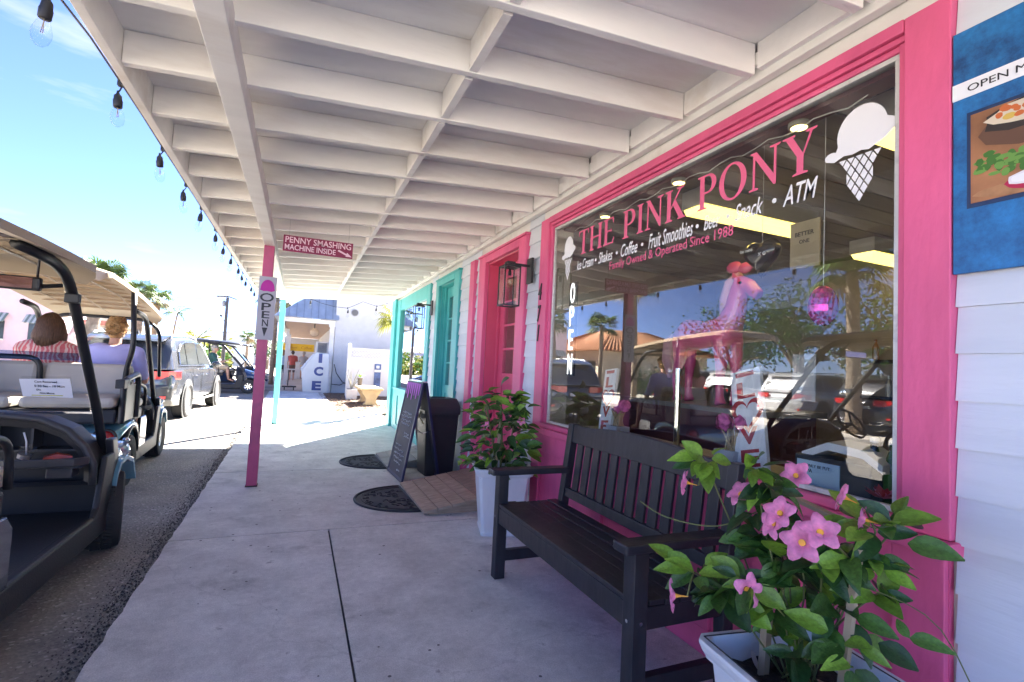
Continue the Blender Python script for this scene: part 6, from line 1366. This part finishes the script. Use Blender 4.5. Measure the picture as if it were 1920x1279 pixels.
orc = wthing('potted_orchid', 'small orchid in a dark pot standing on the back of the stone bench', 'plant', (1.86,16.7,.5)); MB().lathe([(.06,0),(.08,.2),(.085,.24),(.07,.24)], (1.86,16.7,.501), 12).build('pot', mat('dark_pot', (.09,.075,.06)), orc)
om = MB()
for k in range(9): a = k*.7; om.add([(1.86,16.7,.74),(1.86+.06*math.cos(a+.3),16.7+.06*math.sin(a+.3),.84),(1.86+.19*math.cos(a),16.7+.19*math.sin(a),.82),(1.86+.06*math.cos(a-.3),16.7+.06*math.sin(a-.3),.83)], [(0,1,2,3)])
om.build('foliage', leaf_l, orc); MB().tube([(1.86,16.7,.74),(1.88,16.68,1.0),(1.93,16.68,1.18)], .008, 5).ball((1.92,16.68,1.12), .04, 6).ball((1.95,16.67,1.2), .035, 6).build('flower_spike', white, orc)
bpn = wthing('blue_notice_board', 'narrow blue and white notice hanging on the white fence', 'sign', (2.7,18.93,.75)); bx('board', (2.60,18.94,.35), (2.83,18.958,1.20), mat('blue_notice', (.06,.11,.26), .5, var=.4, vs_=9), bpn); bx('band', (2.602,18.936,.90), (2.828,18.9395,.99), white, bpn); bx('emblem', (2.66,18.936,1.04), (2.77,18.9395,1.14), white, bpn)

# ================================================================== palms and trees
green_f = mat('palm_frond_green', (.075,.125,.03), .5, var=.4, vs_=3, sub=.25); yel_f = mat('palm_frond_yellow', (.26,.27,.045), .5, var=.3, vs_=3, sub=.3); dead_f = mat('dry_frond', (.26,.19,.10), .8, var=.3)
def trunk_mesh(h, r0, r1, lean, rough=.02, n=10):
    m = MB(); P = []; rs = []; k = max(6, int(h/.25)); r = random.Random(int(h*100))
    for i in range(k+1):
        t = i/k; P.append(Vector((lean[0]*t*t, lean[1]*t*t, h*t))); rs.append((r0+(r1-r0)*t)*(1+(r.uniform(-rough,rough)*3 if i%2 else .0)))
    m.tube(P, rs, n); return m
def fan_frond(m, c, d, L, r, mi=0):
    """costapalmate leaf: stalk plus a fan of narrow blades"""
    d = Vector(d).normalized(); hub = Vector(c)+d*L*.45; m.tube([c, hub], [.02,.012], 4, mi)
    s = d.cross(Vector((0,0,1)))
    if s.length < .1: s = Vector((1,0,0))
    s.normalize(); u = s.cross(d)
    for k in range(17):
        a = R(-105+210*k/16); q = (d*math.cos(a)+s*math.sin(a)).normalized(); l = L*.62*(1-.25*abs(k-8)/8)*r.uniform(.85,1.1); t = hub+q*l*.6+u*.02; e = hub+q*l-Vector((0,0,l*r.uniform(.15,.45))); w = q.cross(u).normalized()*L*.030
        m.add([hub, t-w, e, t+w], [(0,1,2,3)], mi)
def pinnate(m, c, az, L, rise, droop, r, mi=0, w=.3, nl=20):
    d = Vector((math.cos(az), math.sin(az), 0)); s = Vector((-d.y, d.x, 0)); P = []
    for i in range(11):
        t = i/10; P.append(Vector(c)+d*L*(t-.15*t*t*(droop > .6))+Vector((0,0,L*(rise*t-droop*t*t))))
    m.tube(P, [.03*(1-t/12) for t in range(11)], 4, mi)
    for k in range(nl):
        t = .12+.86*k/nl; i = min(9, int(t*10)); f = t*10-i; p = P[i].lerp(P[i+1], f); tg = (P[i+1]-P[i]).normalized()
        for sg in (-1,1):
            l = L*w*(math.sin(math.pi*min(1,t*.85+.12))**.6); q = (s*sg*.8+tg*.55+Vector((0,0,-.25+r.uniform(-.15,.15)))).normalized(); e = p+q*l-Vector((0,0,l*.25)); b = tg*L*.018
            m.add([p-b, p+q*l*.5+b*.8, e, p+q*l*.5-b*1.2], [(0,1,2,3)], mi)
def sabal(label, loc, h, r0, lean, cs, nf=26, seed=1, group='palms along the street', tm=bark):
    t = thing('sabal_palm', label, 'palm tree', loc, 0, group); trunk_mesh(h, r0, r0*.8, lean, .05).build('trunk', tm, t, smooth=True)
    r = random.Random(seed); m = MB(); c = Vector((lean[0],lean[1],h))
    for i in range(nf):
        a = r.uniform(0,6.28); e = r.uniform(-.75,1.2); fan_frond(m, c, (math.cos(a),math.sin(a),e), cs*r.uniform(.8,1.1), r, 0 if e > -.4 else (1 if r.random() < .5 else 0))
    m.build('crown', [green_f, dead_f], t); return t
def fronds(t, c, n, L, rise, droop, seed, m_, w=.3, nl=20, e_=(.2,.9)):
    r = random.Random(seed)
    for i in range(n):
        m = MB(); f = r.uniform(*e_); pinnate(m, c, 6.283*i/n+r.uniform(-.25,.25), L*r.uniform(.85,1.1), rise*f*1.4, droop*(1.3-f*.6), r, 0, w, nl); m.build('frond', m_, t)
sabal('big cabbage palm behind the golf cart roofs', (-5.25,17,-.07), 3.25, .17, (.15,.0), .85, 34, 3)
pt = thing('stout_palm', 'thick orange barked palm trunk with short fronds beyond the cart riders', 'palm tree', (-5.55,20.5,-.07), 0, 'palms along the street'); trunk_mesh(2.6, .20, .17, (0,0), .10).build('trunk', mat('orange_bark', (.36,.20,.11), .9, var=.45, vs_=7, bump=1., bs=12), pt)
r = random.Random(4); m = MB(); [fan_frond(m, Vector((0,0,2.6)), (math.cos(a_),math.sin(a_),r.uniform(-.2,1.)), .9, r) for a_ in [i*.55 for i in range(12)]]; m.build('crown', green_f, pt)
sabal('left one of the tall pair of cabbage palms beyond the blond rider', (-9.25,38,-.07), 4.95, .20, (-.1,0), 1.25, 28, 5)
sabal('right one of the tall pair of cabbage palms above the cart roof edge', (-8.95,40,-.07), 4.75, .18, (.12,0), 1.25, 28, 6)
sabal('small cabbage palm between the rider and the palm pair', (-7.9,32,-.07), 1.7, .14, (0,0), .55, 16, 16)
co = thing('coconut_palm', 'slim leaning coconut palm with few drooping fronds against the sky', 'palm tree', (-8.95,45,-.07), 0, 'palms along the street'); trunk_mesh(4.3, .085, .06, (.30,0), .02).build('trunk', bark, co, smooth=True); fronds(co, (.30,0,4.3), 9, 1.45, .75, .95, 8, green_f, .26, 18, (.1,1.))
dt = thing('date_palm', 'low yellow green date palm with arching fronds beside the SUV roof', 'palm tree', (-5.6,34,-.07), 0, 'palms along the street'); trunk_mesh(2.0, .22, .2, (0,0), .08).build('trunk', bark, dt); fronds(dt, (0,0,2.0), 26, 1.25, 1.1, .75, 9, yel_f, .22, 22, (.25,1.1))
sabal('farther small palm right of the light pole', (-4.2,50,-.07), 3.0, .15, (0,0), .85, 22, 10); sabal('farther palm just left of the pink post', (-3.2,52,-.07), 2.6, .15, (0,0), .9, 22, 12)
sabal('palm half hidden behind the grey open sign', (-1.15,27,-.07), 4.2, .12, (.05,0), 1.15, 22, 11)
fp_ = thing('fan_palm', 'fan palm with yellow green fronds peeking past the turquoise corner', 'palm tree', (2.32,13.3,-.07), 0, 'palms along the street'); trunk_mesh(2.55, .12, .11, (0,0), .08).build('trunk', bark, fp_)
r = random.Random(14)
for a, e in ((2.9,.3),(3.3,-.1),(2.6,-.25),(3.6,-.5),(3.0,-.75),(2.3,-.6),(3.9,.1),(1.5,.3),(.4,.2),(5.2,.2),(4.6,-.3),(3.2,.9),(3.0,-.35)):
    m = MB(); fan_frond(m, Vector((0,0,2.5)), (math.cos(a),math.sin(a),e), .62, r); m.build('frond', yel_f if a < 4 else green_f, fp_)
# trees mirrored in the shop window, standing across the road out of frame
sabal('shaggy cabbage palm across the road mirrored at the right of the shop window', (-10.8,9.3,-.07), 4.6, .2, (0,.1), 1.5, 40, 21, 'trees across the road'); sabal('tall cabbage palm across the road mirrored in the middle of the shop window', (-13.5,23,-.07), 6.2, .17, (.2,0), 1.5, 30, 22, 'trees across the road'); sabal('cabbage palm across the road mirrored near the tiled roof', (-15.5,29.5,-.07), 4.6, .16, (0,0), 1.4, 28, 23, 'trees across the road')
def oak(label, loc, h, rad, seed, n=2600):
    t = thing('oak_tree', label, 'tree', loc, 0, 'trees across the road'); r = random.Random(seed); tr = MB(); cl_ = []
    tr.tube([(0,0,0),(.05,.05,h*.3),(0,0,h*.45)], [.24,.19,.15], 9)
    for k in range(11):
        a = r.uniform(0,6.28); e = Vector((math.cos(a)*rad*r.uniform(.4,1), math.sin(a)*rad*r.uniform(.4,1), h*r.uniform(.5,1))); mid = Vector((e.x*.45,e.y*.45,h*.45+(e.z-h*.45)*.6)); tr.tube([(0,0,h*r.uniform(.28,.45)), mid, e], [.10,.06,.015], 6); cl_ += [e, mid.lerp(e,.6)]
        for j in range(2): e2 = mid+Vector((r.gauss(0,rad*.3),r.gauss(0,rad*.3),r.gauss(.3,.4))); tr.tube([mid, e2], [.04,.01], 5); cl_.append(e2)
    tr.build('trunk', mat('oak_bark', (.13,.10,.08), .9, var=.3), t); lm = MB()
    for i in range(n):
        c = r.choice(cl_); p = Vector(c)+Vector((r.gauss(0,.38),r.gauss(0,.38),r.gauss(0,.30))); d = Vector((r.gauss(0,1),r.gauss(0,1),r.gauss(0,.7))).normalized(); s = d.orthogonal().normalized()*.055; L = r.uniform(.10,.2)
        lm.add([p, p+d*L*.5+s, p+d*L, p+d*L*.5-s], [(0,1,2,3)], r.randrange(2))
    lm.build('crown', [leaf_m, leaf_d], t); return t
oak('spreading oak across the road mirrored above the white parked SUV', (-15.5,14.5,-.07), 5.4, 2.6, 31); oak('oak across the road mirrored behind the disco ball', (-15.0,10.6,-.07), 4.6, 2.2, 32); oak('farther oak across the road mirrored left of centre in the window', (-18,20.5,-.07), 5.0, 2.8, 33)
hedge = MB(); r = random.Random(41)
for i in range(3600):
    p = Vector((-18.5+r.gauss(0,.5), 3+27*r.random(), .0)); p.z = abs(r.gauss(.8,.45)); d = Vector((r.gauss(0,1),r.gauss(0,1),r.gauss(0,1))).normalized(); s = d.orthogonal().normalized()*.07; L = .22
    hedge.add([p, p+d*L*.5+s, p+d*L, p+d*L*.5-s], [(0,1,2,3)], r.randrange(2))
struct(hedge.build('hedge', [leaf_m, leaf_d]), 'stuff')
# tiled roof house across the road (mirrored)
th = wthing('tiled_house', 'cream house with an orange tile roof mirrored at the left of the shop window', 'building', (-22,36,0))
bx('wall', (-27,31.5,-.1), (-17,42,3.0), mat('cream_wall', (.58,.50,.38), .85), th); tile = mat('clay_tile', (.42,.19,.09), .8, var=.3, vs_=4)
MB().loft([[(-28,30.7,2.95),(-16.2,30.7,2.95),(-16.2,42.8,2.95),(-28,42.8,2.95)],[(-24,35.5,4.9),(-20.5,35.5,4.9),(-20.5,38.5,4.9),(-24,38.5,4.9)]]).build('roof', tile, th)
for k in range(34): u = k/33; MB().bar((-28+11.8*u,30.7,2.99),(-24+3.5*u,35.5,4.93),.10,.06).build('tile_course', tile, th); 
for k in range(34): u = k/33; MB().bar((-16.2,30.7+12.1*u,2.99),(-20.5,35.5+3*u,4.93),.10,.06).build('tile_course', tile, th)
for k in range(4): w_ = bx('window', (-17.02,32.5+2.4*k,1.0), (-16.97,33.6+2.4*k,2.2), mat('dark_window', (.03,.035,.04), .1), th); bx('window_frame', (-17.03,32.42+2.4*k,.93), (-16.99,33.68+2.4*k,.99), white, w_)

# ================================================================== buildings across the street, left of frame
pbd = wthing('pink_building', 'pale pink stucco building with green striped metal window awnings', 'building', (-12.2,37,0))
pstc = mat('pale_pink_stucco', (.68,.50,.56), .85, var=.05); bx('wall', (-13.6,31,-.1), (-10.85,35,4.4), pstc, pbd); bx('drain_pipe', (-10.98,30.94,0), (-10.88,30.998,3.6), mat('brown_pipe', (.18,.10,.08), .7), pbd)
ga, gb_ = mat('awning_green', (.20,.26,.23), .5), mat('awning_white', (.60,.62,.58), .5)
for xa in (-13.35,-11.95):
    w_ = bx('window', (xa+.04,30.97,1.5), (xa+.56,30.999,2.35), mat('dark_window', (.03,.035,.04), .1), pbd); bx('sill', (xa,30.90,1.44), (xa+.6,30.998,1.495), white, w_)
    for k in range(8):
        x = xa-.08+.095*k; MB().add([(x,30.99,2.72),(x+.095,30.99,2.72),(x+.095,30.55,2.30),(x,30.55,2.30)], [(0,1,2,3)]).build('awning_strip', ga if k%2 else gb_, w_, solid=.015)
bs = wthing('porch_shop', 'low tan shop front with a sloping striped awning across the street', 'building', (-9.6,36,0))
bx('wall', (-12.6,36,-.1), (-10.75,44,3.0), mat('tan_stucco', (.52,.43,.33), .85), bs); bx('parapet', (-12.7,35.9,2.7), (-10.6,44.1,3.15), mat('cream_parapet', (.66,.57,.45), .8), bs)
for k in range(12):
    y = 33.0+.25*k; MB().add([(-10.45,y,2.45),(-10.45,y+.25,2.45),(-9.25,y+.25,1.55),(-9.25,y,1.55)], [(0,1,2,3)]).build('awning_strip', mat('awning_cream', (.62,.58,.42), .6) if k%2 else mat('awning_olive', (.30,.30,.20), .6), bs, solid=.02)
for x in (-10.6,-10.05,-9.6): bx('porch_post', (x,33.4,-.05), (x+.1,33.5,2.5), mat('brown_post', (.24,.11,.07), .7), bs)
bx('fascia', (-10.9,33.2,2.5), (-9.4,33.4,2.75), mat('red_brown', (.35,.15,.11), .7), bs)
bs2 = wthing('blue_sign_shop', 'white shop with a dark blue fascia sign farther up the street', 'building', (-11.5,46,0)); bx('wall', (-16,46,-.1), (-12.6,54,3.0), stucco, bs2); bx('fascia_sign', (-14.6,45.9,3.001), (-12.7,46.3,4.0), mat('dark_blue_board', (.03,.06,.16), .5), bs2)
for k in range(2): w_ = bx('window', (-15.2+1.3*k,45.95,.8), (-14.2+1.3*k,45.998,2.2), mat('dark_window', (.03,.035,.04), .1), bs2); bx('window_frame', (-15.25+1.3*k,45.94,2.201), (-14.15+1.3*k,45.999,2.3), white, w_)
lvb = wthing('lavender_hall', 'long low lavender walled building with a grey roof beyond the palms', 'building', (-20,80,0)); bx('wall', (-34,75,-.1), (-10.6,95,3.0), mat('lavender_wall', (.52,.50,.62), .8), lvb)
MB().loft([[(-34.5,74.4,3.0),(-10.1,74.4,3.0),(-10.1,95,3.0),(-34.5,95,3.0)],[(-33,84,4.6),(-16,84,4.6),(-16,86,4.6),(-33,86,4.6)]]).build('roof', mat('grey_roof', (.38,.38,.42), .7), lvb)
wf = wthing('white_market', 'white building with a row of dark windows and a round emblem beyond the SUV', 'building', (-10,72,0)); bx('wall', (-15.6,70,-.1), (-6,82,2.5), stucco, wf)
for k in range(5): bx('window', (-14.4+.62*k,69.96,1.75), (-13.9+.62*k,69.999,2.02), mat('dark_window', (.03,.035,.04), .1), wf)
bx('window', (-9.8,69.96,1.85), (-8.9,69.999,2.1), mat('dark_window', (.03,.035,.04), .1), wf); MB().tube([(-13.6+.42*math.cos(a),69.95,2.75+.42*math.sin(a)) for a in [i*6.283/20 for i in range(21)]], .06, 5).bar((-13.8,69.95,2.6),(-13.35,69.95,2.95),.1).build('emblem', mat('emblem_grey', (.2,.2,.22)), wf); bx('emblem_board', (-14.3,69.98,2.5), (-12.9,70.1,3.3), mat('lavender_wall', (.52,.50,.62), .8), wf)
wf2 = wthing('white_block', 'tall plain white block at the end of the street beyond the light pole', 'building', (-5,90,0)); bx('wall', (-10.5,86,-.1), (-1.5,100,4.6), stucco, wf2); MB().tube([(-10.8,85.9,4.5),(-7,85.9,5.1),(-3.5,85.9,4.9),(-1.5,85.9,4.3)], .12, 5).build('roof_edge', mat('grey_roof', (.38,.38,.42), .7), wf2)
for k in range(3): bx('window', (-9.2+2.4*k,85.95,1.6), (-8.2+2.4*k,85.999,3.2), mat('pale_window', (.42,.44,.46), .3), wf2)
hg = MB(); r = random.Random(51)
for i in range(2600):
    p = Vector((-16+9.5*r.random(), 60+r.gauss(0,.8), abs(r.gauss(.9,.6)))); d = Vector((r.gauss(0,1),r.gauss(0,1),r.gauss(0,1))).normalized(); s = d.orthogonal().normalized()*.16; L = .5
    hg.add([p, p+d*L*.5+s, p+d*L, p+d*L*.5-s], [(0,1,2,3)], r.randrange(2))
struct(hg.build('shrubbery', [yel_f, leaf_m]), 'stuff')
for i, (x, y, h, rd, sd) in enumerate(((-3.0,58,2.9,1.4,61),(-1.7,64,3.4,1.6,62))):
    o_ = oak(('leafy green tree at the far end of the street left of the pink post','farther leafy green tree just behind the pink post')[i], (x,y,-.07), h, rd, sd, 1300); o_['group'] = 'trees at the end of the street'
# light pole with panel and wires
lp = wthing('light_pole', 'tall dark pole with a flat solar lamp head and a pair of wires', 'street lamp', (-5.06,42,-.07)); pm_ = mat('dark_pole', (.07,.07,.075), .6)
MB().tube([(-5.06,42,-.07),(-5.06,42,5.45)], [.14,.10], 10).build('pole', pm_, lp); MB().prism([(-5.75,5.50),(-5.0,5.56),(-4.45,5.38),(-4.45,5.33),(-5.0,5.50),(-5.75,5.45)], lambda u, v: Vector((u,41.7,v)), (0,.6,0)).build('solar_panel', black, lp)
MB().lathe([(.10,-.22),(.13,0),(.10,.22)], (-5.28,42,5.0), 10).build('transformer', mat('pole_grey', (.25,.26,.27)), lp); MB().bar((-5.08,42,3.6),(-5.40,42,4.05),.05).ball((-5.40,42,4.1), .10, 8).build('bracket', pm_, lp)
wr = MB(); 
for a, b_, sag in (((-26,48,6.6),(-5.06,42,5.3),.5),((-5.06,42,5.3),(8,60,5.6),.5)):
    a, b_ = Vector(a), Vector(b_); wr.tube([a.lerp(b_, k/14)-Vector((0,0,sag*4*(k/14)*(1-k/14))) for k in range(15)], .014, 4)
wr.build('overhead_wire', pm_, lp)
